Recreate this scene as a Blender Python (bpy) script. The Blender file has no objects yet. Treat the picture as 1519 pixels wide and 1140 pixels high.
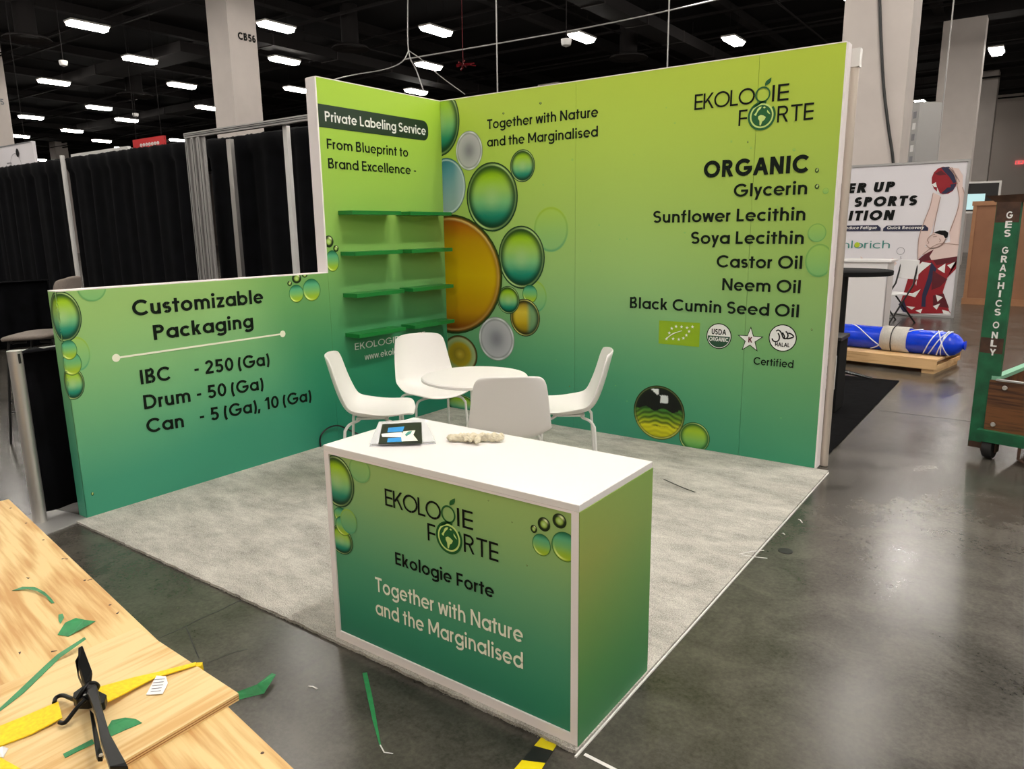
import bpy, bmesh, math, random
from math import sin, cos, pi, radians, sqrt
from mathutils import Vector, Matrix
random.seed(7)
SC = bpy.context.scene
COL = SC.collection

# ------------------------------------------------------------------ camera
CX, CY, CZ = 4.1041, -4.74604, 1.52291
RR = Vector((0.81237303, 0.58300459, -0.0124783))
UU = Vector((-0.11030534, 0.17464403, 0.97843354))
FF = Vector((-0.5726105, 0.7934766, -0.20618462))
FPX = 1088.37656
cam_d = bpy.data.cameras.new('camera'); cam = bpy.data.objects.new('camera', cam_d); COL.objects.link(cam)
cam.matrix_world = Matrix(((RR.x, UU.x, -FF.x, CX), (RR.y, UU.y, -FF.y, CY), (RR.z, UU.z, -FF.z, CZ), (0, 0, 0, 1)))
cam_d.sensor_fit = 'HORIZONTAL'; cam_d.sensor_width = 36; cam_d.lens = FPX / 1519 * 36
cam_d.clip_start = 0.05; cam_d.clip_end = 300
SC.camera = cam
# ------------------------------------------------------------------ world, exposure
w = bpy.data.worlds.new('hall_air'); SC.world = w; w.use_nodes = True
w.node_tree.nodes['Background'].inputs[0].default_value = (1, .95, .9, 1)
w.node_tree.nodes['Background'].inputs[1].default_value = 0.05
SC.view_settings.view_transform = 'Standard'; SC.view_settings.look = 'None'
SC.view_settings.exposure = 0.0; SC.view_settings.gamma = 1.0; SC.view_settings.use_curve_mapping = False
LAMP = 47.0          # radiance of the hall lights
LAMP_COL = (1.0, 0.94, 0.86)
ROOF = 9.3

def ray(px, py): return FF + RR * ((px - 759.5) / FPX) - UU * ((py - 570) / FPX)
def at(px, py, ax, v):
    """real-world point seen at a photo pixel, on the plane axis=v"""
    d = ray(px, py); c = Vector((CX, CY, CZ)); return c + d * ((v - c[ax]) / d[ax])
def aX(px, py, v=0.0): return at(px, py, 0, v)
def aY(px, py, v=0.0): return at(px, py, 1, v)
def aZ(px, py, v=0.0): return at(px, py, 2, v)
def aD(px, py, d): return Vector((CX, CY, CZ)) + ray(px, py) * d
def lin(c):
    c = c / 255.0
    return c / 12.92 if c <= .04045 else ((c + .055) / 1.055) ** 2.4
def L3(r, g, b): return (lin(r), lin(g), lin(b))

# ------------------------------------------------------------------ materials
def mat(name, col=(.8, .8, .8), rough=.5, metal=0.0, spec=None, noise=0, nscale=30, bump=0, bscale=200, attr=False, emit=None, alpha=None, trans=0, coat=0):
    m = bpy.data.materials.new(name); m.use_nodes = True
    nt = m.node_tree; b = nt.nodes['Principled BSDF']
    b.inputs['Base Color'].default_value = (*col, 1); b.inputs['Roughness'].default_value = rough; b.inputs['Metallic'].default_value = metal
    if spec is not None: b.inputs['Specular IOR Level'].default_value = spec
    if trans: b.inputs['Transmission Weight'].default_value = trans
    if alpha is not None: b.inputs['Alpha'].default_value = alpha
    if coat: b.inputs['Coat Weight'].default_value = coat
    src = None
    if attr:
        a = nt.nodes.new('ShaderNodeVertexColor'); a.layer_name = 'Col'; src = a.outputs[0]
        nt.links.new(src, b.inputs['Base Color'])
    if noise:
        tc = nt.nodes.new('ShaderNodeTexCoord'); n = nt.nodes.new('ShaderNodeTexNoise'); n.inputs['Scale'].default_value = nscale; n.inputs['Detail'].default_value = 6
        nt.links.new(tc.outputs['Object'], n.inputs['Vector'])
        mr = nt.nodes.new('ShaderNodeMapRange'); mr.inputs[1].default_value = .3; mr.inputs[2].default_value = .7
        mr.inputs[3].default_value = 1 - noise; mr.inputs[4].default_value = 1 + noise
        nt.links.new(n.outputs[0], mr.inputs[0])
        vm = nt.nodes.new('ShaderNodeVectorMath'); vm.operation = 'SCALE'
        if src: nt.links.new(src, vm.inputs[0])
        else: vm.inputs[0].default_value = col
        nt.links.new(mr.outputs[0], vm.inputs['Scale']); nt.links.new(vm.outputs[0], b.inputs['Base Color'])
    if bump:
        tc = nt.nodes.new('ShaderNodeTexCoord'); n = nt.nodes.new('ShaderNodeTexNoise'); n.inputs['Scale'].default_value = bscale; n.inputs['Detail'].default_value = 4
        nt.links.new(tc.outputs['Object'], n.inputs['Vector'])
        bp = nt.nodes.new('ShaderNodeBump'); bp.inputs['Strength'].default_value = bump; bp.inputs['Distance'].default_value = .01
        nt.links.new(n.outputs[0], bp.inputs['Height']); nt.links.new(bp.outputs[0], b.inputs['Normal'])
    if emit:
        b.inputs['Emission Color'].default_value = (*emit[0], 1); b.inputs['Emission Strength'].default_value = emit[1]
    return m

M = {}
M['print'] = mat('printed_vinyl', rough=.42, attr=True, spec=.35)
M['white_lam'] = mat('white_laminate', (.79, .765, .75), .35)
M['white_edge'] = mat('white_edge', (.86, .80, .79), .5)
M['ink'] = mat('dark_green_ink', L3(5, 18, 8), .6, spec=.2)
M['ink_black'] = mat('black_ink', L3(6, 9, 7), .6, spec=.2)
M['ink_cream'] = mat('cream_ink', L3(244, 244, 222), .45)
M['ink_white'] = mat('white_ink', (.85, .85, .82), .45)
M['logo_green'] = mat('logo_green_ink', L3(14, 92, 40), .45)
M['logo_pale'] = mat('logo_pale_ink', L3(200, 225, 130), .45)
M['eu_green'] = mat('leaf_badge_green', L3(140, 176, 10), .45)
M['shelf'] = mat('green_shelf_laminate', L3(28, 120, 52), .3)
M['shell'] = mat('white_chair_plastic', (.80, .775, .75), .38)
M['white_metal'] = mat('white_powder_coat', (.74, .73, .71), .35)
M['steel'] = mat('brushed_aluminium', (.62, .60, .57), .38, .85)
M['steel_dull'] = mat('dull_aluminium', (.42, .41, .40), .5, .6)
M['pole_beige'] = mat('anodised_beige_pole', (.66, .58, .50), .35, .5)
M['black'] = mat('black_paint', (.008, .008, .008), .4)
M['blackrough'] = mat('black_rough', (.007, .007, .007), .85, spec=.15)
M['ratchet'] = mat('glossy_black_steel', (.003, .003, .003), .3, 0, spec=.2)
M['drape'] = mat('black_drape_cloth', (.0028, .003, .0042), .9, spec=.12, noise=.4, nscale=6, bump=.2, bscale=400)
M['column'] = mat('column_paint', (.62, .56, .52), .7, noise=.05, nscale=1.5)
M['roof'] = mat('dark_roof_paint', (.010, .009, .009), .9, spec=.1)
M['duct'] = mat('dark_duct_paint', (.016, .014, .014), .85, spec=.15)
M['diffuser_ring'] = mat('air_diffuser_paint', (.030, .026, .026), .8, spec=.2)
M['lamp'] = mat('lamp_lens', (1, 1, 1), .5, emit=(LAMP_COL, LAMP))
M['lamp_body'] = mat('lamp_housing', (.5, .48, .45), .5)
M['wall_far'] = mat('far_wall_paint', (.48, .42, .38), .8)
M['wall_dark'] = mat('dark_wall_paint', (.03, .028, .028), .8)
M['tape_g'] = mat('green_tape', L3(40, 130, 75), .35, noise=.2, nscale=40)
M['tape_w'] = mat('white_tape', (.72, .70, .68), .5)
M['tape_y'] = mat('yellow_tape', L3(235, 215, 10), .4)
M['strap'] = mat('yellow_webbing', L3(240, 200, 8), .6, noise=.12, nscale=120)
M['paper'] = mat('white_paper', (.82, .81, .80), .6)
M['plastic'] = mat('clear_sleeve', (.9, .9, .92), .12, alpha=.38)
M['glove'] = mat('knit_glove', L3(232, 222, 195), .9, noise=.12, nscale=60, bump=.6, bscale=500)
M['fabric'] = mat('grey_stool_fabric', L3(128, 118, 110), .95, noise=.3, nscale=260)
M['cart_green'] = mat('green_cart_paint', L3(18, 92, 58), .45, noise=.35, nscale=9)
M['rust'] = mat('rusty_brown_steel', L3(70, 45, 30), .6, noise=.4, nscale=20)
M['rubber'] = mat('black_rubber', (.015, .015, .015), .7)
M['blue'] = mat('blue_plastic_wrap', L3(8, 60, 215), .22, noise=.25, nscale=5, bump=.5, bscale=12)
M['cord_w'] = mat('white_cord', (.75, .78, .85), .6)
M['felt'] = mat('grey_felt', L3(190, 186, 178), .95, noise=.1, nscale=90)
M['brown'] = mat('brown_hardboard', L3(150, 104, 74), .6, noise=.08, nscale=3)
M['brown_rail'] = mat('brown_timber_rail', L3(168, 120, 84), .6, noise=.1, nscale=6)
M['banner'] = mat('white_banner_cloth', (.80, .77, .80), .6)
M['maroon'] = mat('maroon_ink', L3(150, 14, 30), .6)
M['maroon_d'] = mat('dark_maroon_ink', L3(92, 10, 26), .6)
M['navy'] = mat('navy_ink', L3(32, 34, 66), .6)
M['skin'] = mat('pale_skin_ink', L3(228, 204, 196), .6)
M['skin_d'] = mat('skin_line_ink', L3(176, 146, 134), .6)
M['grey_ink'] = mat('grey_ink', L3(130, 130, 134), .6)
M['teal_ink'] = mat('teal_ink', L3(60, 140, 130), .6)
M['lime_ink'] = mat('lime_ink', L3(180, 200, 40), .6)
M['red'] = mat('red_sign', L3(200, 30, 34), .5)
M['screen'] = mat('lit_screen', (.1, .1, .1), .3, emit=((.55, .85, .85), .9))
M['exit'] = mat('lit_red_sign', (.1, 0, 0), .3, emit=((1, .12, .12), .9))
M['sky_ink'] = mat('sky_blue_ink', L3(50, 150, 220), .35)
M['chrome'] = mat('chrome', (.8, .8, .8), .15, 1)
M['black_carpet'] = mat('black_carpet_pile', (.004, .004, .0045), .95, spec=.08, noise=.5, nscale=14, bump=.8, bscale=300)
M['counter_side'] = M['print']

def wood_mat(name, c1, c2, scale=3.0, knots=2.5, axis=0):
    m = bpy.data.materials.new(name); m.use_nodes = True; nt = m.node_tree; b = nt.nodes['Principled BSDF']
    tc = nt.nodes.new('ShaderNodeTexCoord'); mp = nt.nodes.new('ShaderNodeMapping')
    mp.inputs['Scale'].default_value = (1, .22, 1) if axis else (.22, 1, 1)
    nt.links.new(tc.outputs['Object'], mp.inputs[0])
    n1 = nt.nodes.new('ShaderNodeTexNoise'); n1.inputs['Scale'].default_value = knots; n1.inputs['Detail'].default_value = 2
    nt.links.new(mp.outputs[0], n1.inputs['Vector'])
    mul = nt.nodes.new('ShaderNodeMath'); mul.operation = 'MULTIPLY'; mul.inputs[1].default_value = scale * 9
    nt.links.new(n1.outputs[0], mul.inputs[0])
    sn = nt.nodes.new('ShaderNodeMath'); sn.operation = 'SINE'; nt.links.new(mul.outputs[0], sn.inputs[0])
    n2 = nt.nodes.new('ShaderNodeTexNoise'); n2.inputs['Scale'].default_value = 60; n2.inputs['Detail'].default_value = 5
    mp2 = nt.nodes.new('ShaderNodeMapping'); mp2.inputs['Scale'].default_value = (1, .06, 1) if axis else (.06, 1, 1)
    nt.links.new(tc.outputs['Object'], mp2.inputs[0]); nt.links.new(mp2.outputs[0], n2.inputs['Vector'])
    ad = nt.nodes.new('ShaderNodeMath'); ad.operation = 'MULTIPLY_ADD'; ad.inputs[1].default_value = .13
    nt.links.new(sn.outputs[0], ad.inputs[0]); nt.links.new(n2.outputs[0], ad.inputs[2])
    rp = nt.nodes.new('ShaderNodeValToRGB'); rp.color_ramp.elements[0].position = .30; rp.color_ramp.elements[1].position = .60
    rp.color_ramp.elements[0].color = (*c2, 1); rp.color_ramp.elements[1].color = (*c1, 1)
    nt.links.new(ad.outputs[0], rp.inputs[0]); nt.links.new(rp.outputs[0], b.inputs['Base Color'])
    bp = nt.nodes.new('ShaderNodeBump'); bp.inputs['Strength'].default_value = .15; bp.inputs['Distance'].default_value = .003
    nt.links.new(n2.outputs[0], bp.inputs['Height']); nt.links.new(bp.outputs[0], b.inputs['Normal'])
    b.inputs['Roughness'].default_value = .6
    return m
M['ply'] = wood_mat('pine_plywood', L3(222, 192, 134), L3(192, 146, 86), 8, 2.2, 0)
M['ply2'] = wood_mat('pine_plywood_pale', L3(224, 196, 142), L3(204, 162, 102), 6, 2.0, 1)
M['cartwood'] = wood_mat('worn_brown_plywood', L3(112, 70, 34), L3(58, 32, 16), 3.0, 3.2, 0)
M['pallet'] = wood_mat('pale_pine', L3(226, 186, 134), L3(196, 148, 96), 2, 2, 0)

def floor_mat():
    m = bpy.data.materials.new('polished_concrete'); m.use_nodes = True; nt = m.node_tree; b = nt.nodes['Principled BSDF']
    tc = nt.nodes.new('ShaderNodeTexCoord')
    def noise(s, d, dist=0, ro=.5):
        n = nt.nodes.new('ShaderNodeTexNoise'); n.inputs['Scale'].default_value = s; n.inputs['Detail'].default_value = d; n.inputs['Distortion'].default_value = dist; n.inputs['Roughness'].default_value = ro
        nt.links.new(tc.outputs['Object'], n.inputs['Vector']); return n
    n1 = noise(.7, 5, .4); n2 = noise(3.5, 9, .5, .68); n3 = noise(60, 5, 0, .7)
    def madd(a, k, c=None):
        q = nt.nodes.new('ShaderNodeMath'); q.operation = 'MULTIPLY_ADD'; q.inputs[1].default_value = k; nt.links.new(a, q.inputs[0])
        if c is not None: nt.links.new(c, q.inputs[2])
        else: q.inputs[2].default_value = 0
        return q.outputs[0]
    v = madd(n1.outputs[0], .35, madd(n2.outputs[0], .42, madd(n3.outputs[0], .23)))
    rp = nt.nodes.new('ShaderNodeValToRGB')
    rp.color_ramp.elements[0].position = .38; rp.color_ramp.elements[0].color = (*L3(38, 36, 32), 1)
    rp.color_ramp.elements[1].position = .62; rp.color_ramp.elements[1].color = (*L3(90, 86, 79), 1)
    nt.links.new(v, rp.inputs[0]); nt.links.new(rp.outputs[0], b.inputs['Base Color'])
    r = nt.nodes.new('ShaderNodeMapRange'); r.inputs[1].default_value = .4; r.inputs[2].default_value = .6; r.inputs[3].default_value = .19; r.inputs[4].default_value = .27
    nt.links.new(v, r.inputs[0]); nt.links.new(r.outputs[0], b.inputs['Roughness'])
    bp = nt.nodes.new('ShaderNodeBump'); bp.inputs['Strength'].default_value = .10; bp.inputs['Distance'].default_value = .002
    nt.links.new(n2.outputs[0], bp.inputs['Height']); nt.links.new(bp.outputs[0], b.inputs['Normal'])
    b.inputs['Specular IOR Level'].default_value = .45
    return m
M['floor'] = floor_mat()

def carpet_mat():
    m = bpy.data.materials.new('grey_carpet_pile'); m.use_nodes = True; nt = m.node_tree; b = nt.nodes['Principled BSDF']
    tc = nt.nodes.new('ShaderNodeTexCoord')
    mp = nt.nodes.new('ShaderNodeMapping'); mp.inputs['Scale'].default_value = (1, 2.0, 1); mp.inputs['Rotation'].default_value = (0, 0, .6); nt.links.new(tc.outputs['Object'], mp.inputs[0])
    n1 = nt.nodes.new('ShaderNodeTexNoise'); n1.inputs['Scale'].default_value = 3.6; n1.inputs['Detail'].default_value = 10; n1.inputs['Roughness'].default_value = .72; nt.links.new(mp.outputs[0], n1.inputs['Vector'])
    n2 = nt.nodes.new('ShaderNodeTexNoise'); n2.inputs['Scale'].default_value = 230; n2.inputs['Detail'].default_value = 4; nt.links.new(tc.outputs['Object'], n2.inputs['Vector'])
    a = nt.nodes.new('ShaderNodeMath'); a.operation = 'MULTIPLY_ADD'; a.inputs[1].default_value = .5; nt.links.new(n2.outputs[0], a.inputs[0]); 
    s = nt.nodes.new('ShaderNodeMath'); s.operation = 'MULTIPLY'; s.inputs[1].default_value = .5; nt.links.new(n1.outputs[0], s.inputs[0]); nt.links.new(s.outputs[0], a.inputs[2])
    rp = nt.nodes.new('ShaderNodeValToRGB')
    rp.color_ramp.elements[0].position = .32; rp.color_ramp.elements[0].color = (*L3(118, 115, 108), 1)
    rp.color_ramp.elements[1].position = .64; rp.color_ramp.elements[1].color = (*L3(216, 212, 203), 1)
    nt.links.new(a.outputs[0], rp.inputs[0]); nt.links.new(rp.outputs[0], b.inputs['Base Color'])
    b.inputs['Roughness'].default_value = .95; b.inputs['Specular IOR Level'].default_value = .1
    bp = nt.nodes.new('ShaderNodeBump'); bp.inputs['Strength'].default_value = .9; bp.inputs['Distance'].default_value = .006
    nt.links.new(n2.outputs[0], bp.inputs['Height']); nt.links.new(bp.outputs[0], b.inputs['Normal'])
    return m
M['carpet'] = carpet_mat()

# ------------------------------------------------------------------ object helpers
def thing(name, label, cat, loc=(0, 0, 0), rotz=0, group=None):
    o = bpy.data.objects.new(name, None); COL.objects.link(o); o.location = loc; o.rotation_euler = (0, 0, rotz); o.empty_display_size = .1
    o['label'] = label; o['category'] = cat
    if group: o['group'] = group
    return o
def tag(o, label, cat, group=None):
    o['label'] = label; o['category'] = cat
    if group: o['group'] = group
    return o
def mesh_obj(name, verts, faces, m, parent=None, cols=None, smooth=False, fmat=None, label=None):
    me = bpy.data.meshes.new(name); me.from_pydata([tuple(v) for v in verts], [], faces)
    for mm in (m if isinstance(m, (list, tuple)) else [m]): me.materials.append(mm)
    if fmat:
        for p, i in zip(me.polygons, fmat): p.material_index = i
    if cols:
        ca = me.color_attributes.new('Col', 'FLOAT_COLOR', 'POINT')
        for i, c in enumerate(cols): ca.data[i].color = (c[0], c[1], c[2], 1)
    if smooth:
        for p in me.polygons: p.use_smooth = True
    me.update()
    o = bpy.data.objects.new(name, me); COL.objects.link(o)
    if parent: o.parent = parent
    if label: o['label'] = label
    return o
class MB:
    def __init__(s): s.v = []; s.f = []
    def box(s, x0, x1, y0, y1, z0, z1, mtx=None):
        n = len(s.v); vs = [Vector((x, y, z)) for z in (z0, z1) for y in (y0, y1) for x in (x0, x1)]
        if mtx: vs = [mtx @ v for v in vs]
        s.v += vs; s.f += [(n, n+2, n+3, n+1), (n+4, n+5, n+7, n+6), (n, n+1, n+5, n+4), (n+2, n+6, n+7, n+3), (n, n+4, n+6, n+2), (n+1, n+3, n+7, n+5)]
        return s
    def tube(s, pts, r, seg=10, caps=True, closed=False, squash=None):
        pts = [Vector(p) for p in pts]; n0 = len(s.v); N = len(pts); rs = r if isinstance(r, (list, tuple)) else [r] * N
        up = None
        for i, p in enumerate(pts):
            if closed: t = (pts[(i+1) % N] - pts[i-1]).normalized()
            else: t = ((pts[min(i+1, N-1)] - pts[max(i-1, 0)])).normalized()
            if up is None:
                up = Vector((0, 0, 1)) if abs(t.z) < .9 else Vector((1, 0, 0))
            a = (up - t * up.dot(t)).normalized(); b = t.cross(a); up = a
            sx, sy = squash or (1, 1)
            for k in range(seg):
                an = 2*pi*k/seg; s.v.append(p + (a * cos(an) * sx + b * sin(an) * sy) * rs[i])
        R = N if closed else N - 1
        for i in range(R):
            j = (i + 1) % N
            for k in range(seg):
                k2 = (k+1) % seg; s.f.append((n0+i*seg+k, n0+i*seg+k2, n0+j*seg+k2, n0+j*seg+k))
        if caps and not closed:
            s.f.append(tuple(n0+k for k in reversed(range(seg)))); s.f.append(tuple(n0+(N-1)*seg+k for k in range(seg)))
        return s
    def lathe(s, prof, seg=32, c=(0, 0, 0), ax='z'):
        n0 = len(s.v); c = Vector(c)
        for (r, z) in prof:
            for k in range(seg):
                a = 2*pi*k/seg
                s.v.append(c + (Vector((r*cos(a), r*sin(a), z)) if ax == 'z' else Vector((z, r*cos(a), r*sin(a)))))
        for i in range(len(prof)-1):
            for k in range(seg):
                k2 = (k+1) % seg; s.f.append((n0+i*seg+k, n0+i*seg+k2, n0+(i+1)*seg+k2, n0+(i+1)*seg+k))
        s.f.append(tuple(n0+k for k in reversed(range(seg)))); s.f.append(tuple(n0+(len(prof)-1)*seg+k for k in range(seg)))
        return s
    def poly(s, pts):
        n = len(s.v); s.v += [Vector(p) for p in pts]; s.f.append(tuple(range(n, n+len(pts)))); return s
    def prism(s, pts, d):
        """polygon pts extruded by vector d"""
        n = len(s.v); k = len(pts); d = Vector(d); s.v += [Vector(p) for p in pts] + [Vector(p) + d for p in pts]
        s.f.append(tuple(reversed(range(n, n+k)))); s.f.append(tuple(range(n+k, n+2*k)))
        for i in range(k): j = (i+1) % k; s.f.append((n+i, n+j, n+k+j, n+k+i))
        return s
    def add(s, name, m, parent=None, smooth=False, label=None, bevel=0, seg=2):
        o = mesh_obj(name, s.v, s.f, m, parent, smooth=smooth, label=label)
        bm = bmesh.new(); bm.from_mesh(o.data); bmesh.ops.recalc_face_normals(bm, faces=bm.faces); bm.to_mesh(o.data); bm.free()
        if smooth: o.data.set_sharp_from_angle(angle=radians(40))
        if bevel:
            b = o.modifiers.new('bevel', 'BEVEL'); b.width = bevel; b.segments = seg; b.limit_method = 'ANGLE'
        return o
def bez(p0, p1, p2, p3, n=12):
    p0, p1, p2, p3 = map(Vector, (p0, p1, p2, p3)); out = []
    for i in range(n+1):
        t = i/n; out.append(p0*(1-t)**3 + p1*3*t*(1-t)**2 + p2*3*t*t*(1-t) + p3*t**3)
    return out
def crom(pts, n=6):
    pts = [Vector(p) for p in pts]; out = []
    P = [pts[0]*2-pts[1]] + pts + [pts[-1]*2-pts[-2]]
    for i in range(1, len(P)-2):
        for k in range(n):
            t = k/n; a, b, c, d = P[i-1:i+3]
            out.append(.5*((2*b)+(c-a)*t+(2*a-5*b+4*c-d)*t*t+(3*b-a-3*c+d)*t**3))
    out.append(pts[-1]); return out
def structure(o): o['kind'] = 'structure'; return o

# ------------------------------------------------------------------ geometric stroke lettering
XH, ASC, DSC = .72, 1.02, -.28
def glyph(ch, w):
    T = []; h = w/2
    def rect(x0, x1, y0, y1): T.append([(x0, y0), (x1, y0), (x1, y1), (x0, y1)])
    def dg(x0, y0, x1, y1, ww=None):
        ww = ww or w; wx = ww*sqrt((x1-x0)**2+(y1-y0)**2)/abs(y1-y0)/2; T.append([(x0-wx, y0), (x0+wx, y0), (x1+wx, y1), (x1-wx, y1)])
    def rib(pts):
        n = len(pts); L = []
        for i, (x, y) in enumerate(pts):
            a = pts[max(i-1, 0)]; b = pts[min(i+1, n-1)]; dx, dy = b[0]-a[0], b[1]-a[1]; l = math.hypot(dx, dy) or 1
            L.append(((x-dy/l*h, y+dx/l*h), (x+dy/l*h, y-dx/l*h)))
        for i in range(n-1): T.append([L[i][1], L[i+1][1], L[i+1][0], L[i][0]])
    def arc(cx, cy, rx, ry, a0, a1, n=None):
        n = n or max(6, int(abs(a1-a0)/12))
        return [(cx+(rx-h)*cos(radians(a0+(a1-a0)*i/n)), cy+(ry-h)*sin(radians(a0+(a1-a0)*i/n))) for i in range(n+1)]
    def dot(cx, cy, r): T.append([(cx+r*cos(2*pi*i/14), cy+r*sin(2*pi*i/14)) for i in range(14)])
    adv = .5; sb = .09; c = ch; rr = XH/2+.01
    if c == ' ': return .34, []
    if c == 'O': rib(arc(.52, .5, .52, .51, 0, 360, 36)); adv = 1.04; sb = .06
    elif c == 'Q': rib(arc(.52, .5, .52, .51, 0, 360, 36)); dg(.95, 0, .6, .35); adv = 1.04; sb = .06
    elif c == 'C': rib(arc(.52, .5, .52, .51, 42, 318)); adv = .92; sb = .06
    elif c == 'G': rib(arc(.52, .5, .52, .51, 42, 352)); rect(.52, 1.02, .5-h*.4-h, .5+h*.6); adv = 1.03; sb = .06
    elif c == 'D': rect(0, w, 0, 1); rect(w*.9, .38, 0, w); rect(w*.9, .38, 1-w, 1); rib(arc(.38, .5, .46, .5, -90, 90)); adv = .84
    elif c == 'B':
        rect(0, w, 0, 1); rect(w*.9, .34, 0, w); rect(w*.9, .34, 1-w, 1); rect(w*.9, .36, .52-h, .52+h)
        rib(arc(.32, .75+h*.25, .27, .25+h*.5, -90, 90)); rib(arc(.36, .26+h*.25, .29, .26+h*.3, -90, 90)); adv = .65
    elif c == 'P' or c == 'R':
        rect(0, w, 0, 1); rect(w*.9, .34, 1-w, 1); rect(w*.9, .36, .42, .42+w); rib(arc(.34, .71, .30, .29, -90, 90)); adv = .64
        if c == 'R': dg(.62-h*.3, 0, .36, .45); adv = .7
    elif c == 'E': rect(0, w, 0, 1); [rect(w*.9, .56, y, y+w) for y in (0, .5-h, 1-w)]; adv = .56
    elif c == 'F': rect(0, w, 0, 1); [rect(w*.9, .54, y, y+w) for y in (.46-h, 1-w)]; adv = .54
    elif c == 'H': rect(0, w, 0, 1); rect(.74-w, .74, 0, 1); rect(w, .74-w, .5-h, .5+h); adv = .74
    elif c == 'I': rect(0, w, 0, 1); adv = w
    elif c == 'L': rect(0, w, 0, 1); rect(w*.9, .52, 0, w); adv = .52
    elif c == 'T': rect(.34-h, .34+h, 0, 1); rect(0, .68, 1-w, 1); adv = .68; sb = .04
    elif c == 'A': dg(h, 0, .46, 1); dg(.92-h, 0, .46, 1); rect(.22, .70, .26, .26+w); adv = .92; sb = .02
    elif c == 'M': rect(0, w, 0, 1); rect(.96-w, .96, 0, 1); dg(.48, .22, h*1.1, 1); dg(.48, .22, .96-h*1.1, 1); adv = .96
    elif c == 'N': rect(0, w, 0, 1); rect(.78-w, .78, 0, 1); dg(.78-h, 0, h, 1); adv = .78
    elif c == 'K': rect(0, w, 0, 1); dg(w*.9, .38, .66-h, 1); dg(.70-h, 0, .3, .56); adv = .7
    elif c == 'U': rect(0, w, .33, 1); rect(.70-w, .70, .33, 1); rib(arc(.35, .35, .35, .36, 180, 360)); adv = .7
    elif c == 'W': [dg(a, y0, b, y1) for a, y0, b, y1 in ((.28, 0, h, 1), (.28, 0, .56, 1), (.84, 0, .56, 1), (.84, 0, 1.12-h, 1))]; adv = 1.12; sb = .02
    elif c == 'Y': dg(.36, .4, h, 1); dg(.36, .4, .72-h, 1); rect(.36-h, .36+h, 0, .45); adv = .72; sb = .02
    elif c in 'Ss':
        H = 1 if c == 'S' else XH; cx = .33 if c == 'S' else .255
        t = H+.01; bt = -.01; mid = H*.51
        up = [(cx+(cx-h)*cos(radians(a)), (t-h+mid)/2+(t-h-mid)/2*sin(radians(a))) for a in range(30, 271, 12)]
        lo = [(cx+(cx-h)*cos(radians(a)), (bt+h+mid)/2+(mid-bt-h)/2*sin(radians(a))) for a in range(78, -151, -12)]
        rib(up+lo); adv = 2*cx; sb = .06
    elif c == '0': rib(arc(.34, .5, .34, .51, 0, 360, 32)); adv = .68; sb = .07
    elif c == '6': rib(arc(.32, .32, .32, .33, 0, 360, 30)); rib([(h, .34), (h+.02, .55), (.16, .80), (.34, 1-h), (.46, 1-h)]); adv = .64
    elif c == '1': rect(.2, .2+w, 0, 1); dg(.06, .74, .2+w*.4, 1); adv = .2+w
    elif c == '2': rib(arc(.31, .70, .31, .31, 165, -38) + [(h*1.2, w*.8)]); rect(0, .62, 0, w); adv = .62
    elif c == '5':
        rect(.06, .58, 1-w, 1); dg(.06+h*.6, .46, .10+h, 1); rib([(.06+h, .52)]+arc(.30, .32, .33, .33, 112, -150)); adv = .63
    elif c == '(': rib([(.30+.26*cos(radians(a))-.02, .40+.66*sin(radians(a))) for a in range(125, 236, 10)]); adv = .22
    elif c == ')': rib([(-.06+.26*cos(radians(a)), .40+.66*sin(radians(a))) for a in range(55, -56, -10)]); adv = .22
    elif c == '-': rect(.02, .34, .34, .34+w*.9); adv = .36
    elif c == '.': dot(h*1.1, h*1.1, h*1.1); adv = w*1.1
    elif c == ',': dg(h*.5, -.16, h*1.3, w); adv = w
    elif c == ':': dot(h*1.1, h*1.1, h*1.1); dot(h*1.1, XH-h, h*1.1); adv = w*1.1
    elif c in 'oabdpqeg': 
        ox = 0; cxx = rr
        if c == 'e':
            rib(arc(rr, XH/2, rr, rr, 0, 318)); rect(w*.6, 2*rr-h*.3, XH/2-h*.55, XH/2+h*.55); adv = 2*rr; sb = .05
        else:
            rib(arc(rr, XH/2, rr, rr, 0, 360, 30)); adv = 2*rr; sb = .06
            if c in 'aqgd': rect(2*rr-w, 2*rr, DSC*.0 if c in 'ad' else (DSC if c == 'q' else -.05), XH if c != 'd' else ASC)
            if c in 'bp': rect(0, w, 0 if c == 'b' else DSC, ASC if c == 'b' else XH)
            if c == 'g': rib(arc(rr, -.04, rr, .27, 0, -150))
    elif c == 'c': rib(arc(rr, XH/2, rr, rr, 46, 314)); adv = rr*1.75; sb = .05
    elif c in 'hnmur':
        aw = .30
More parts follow.
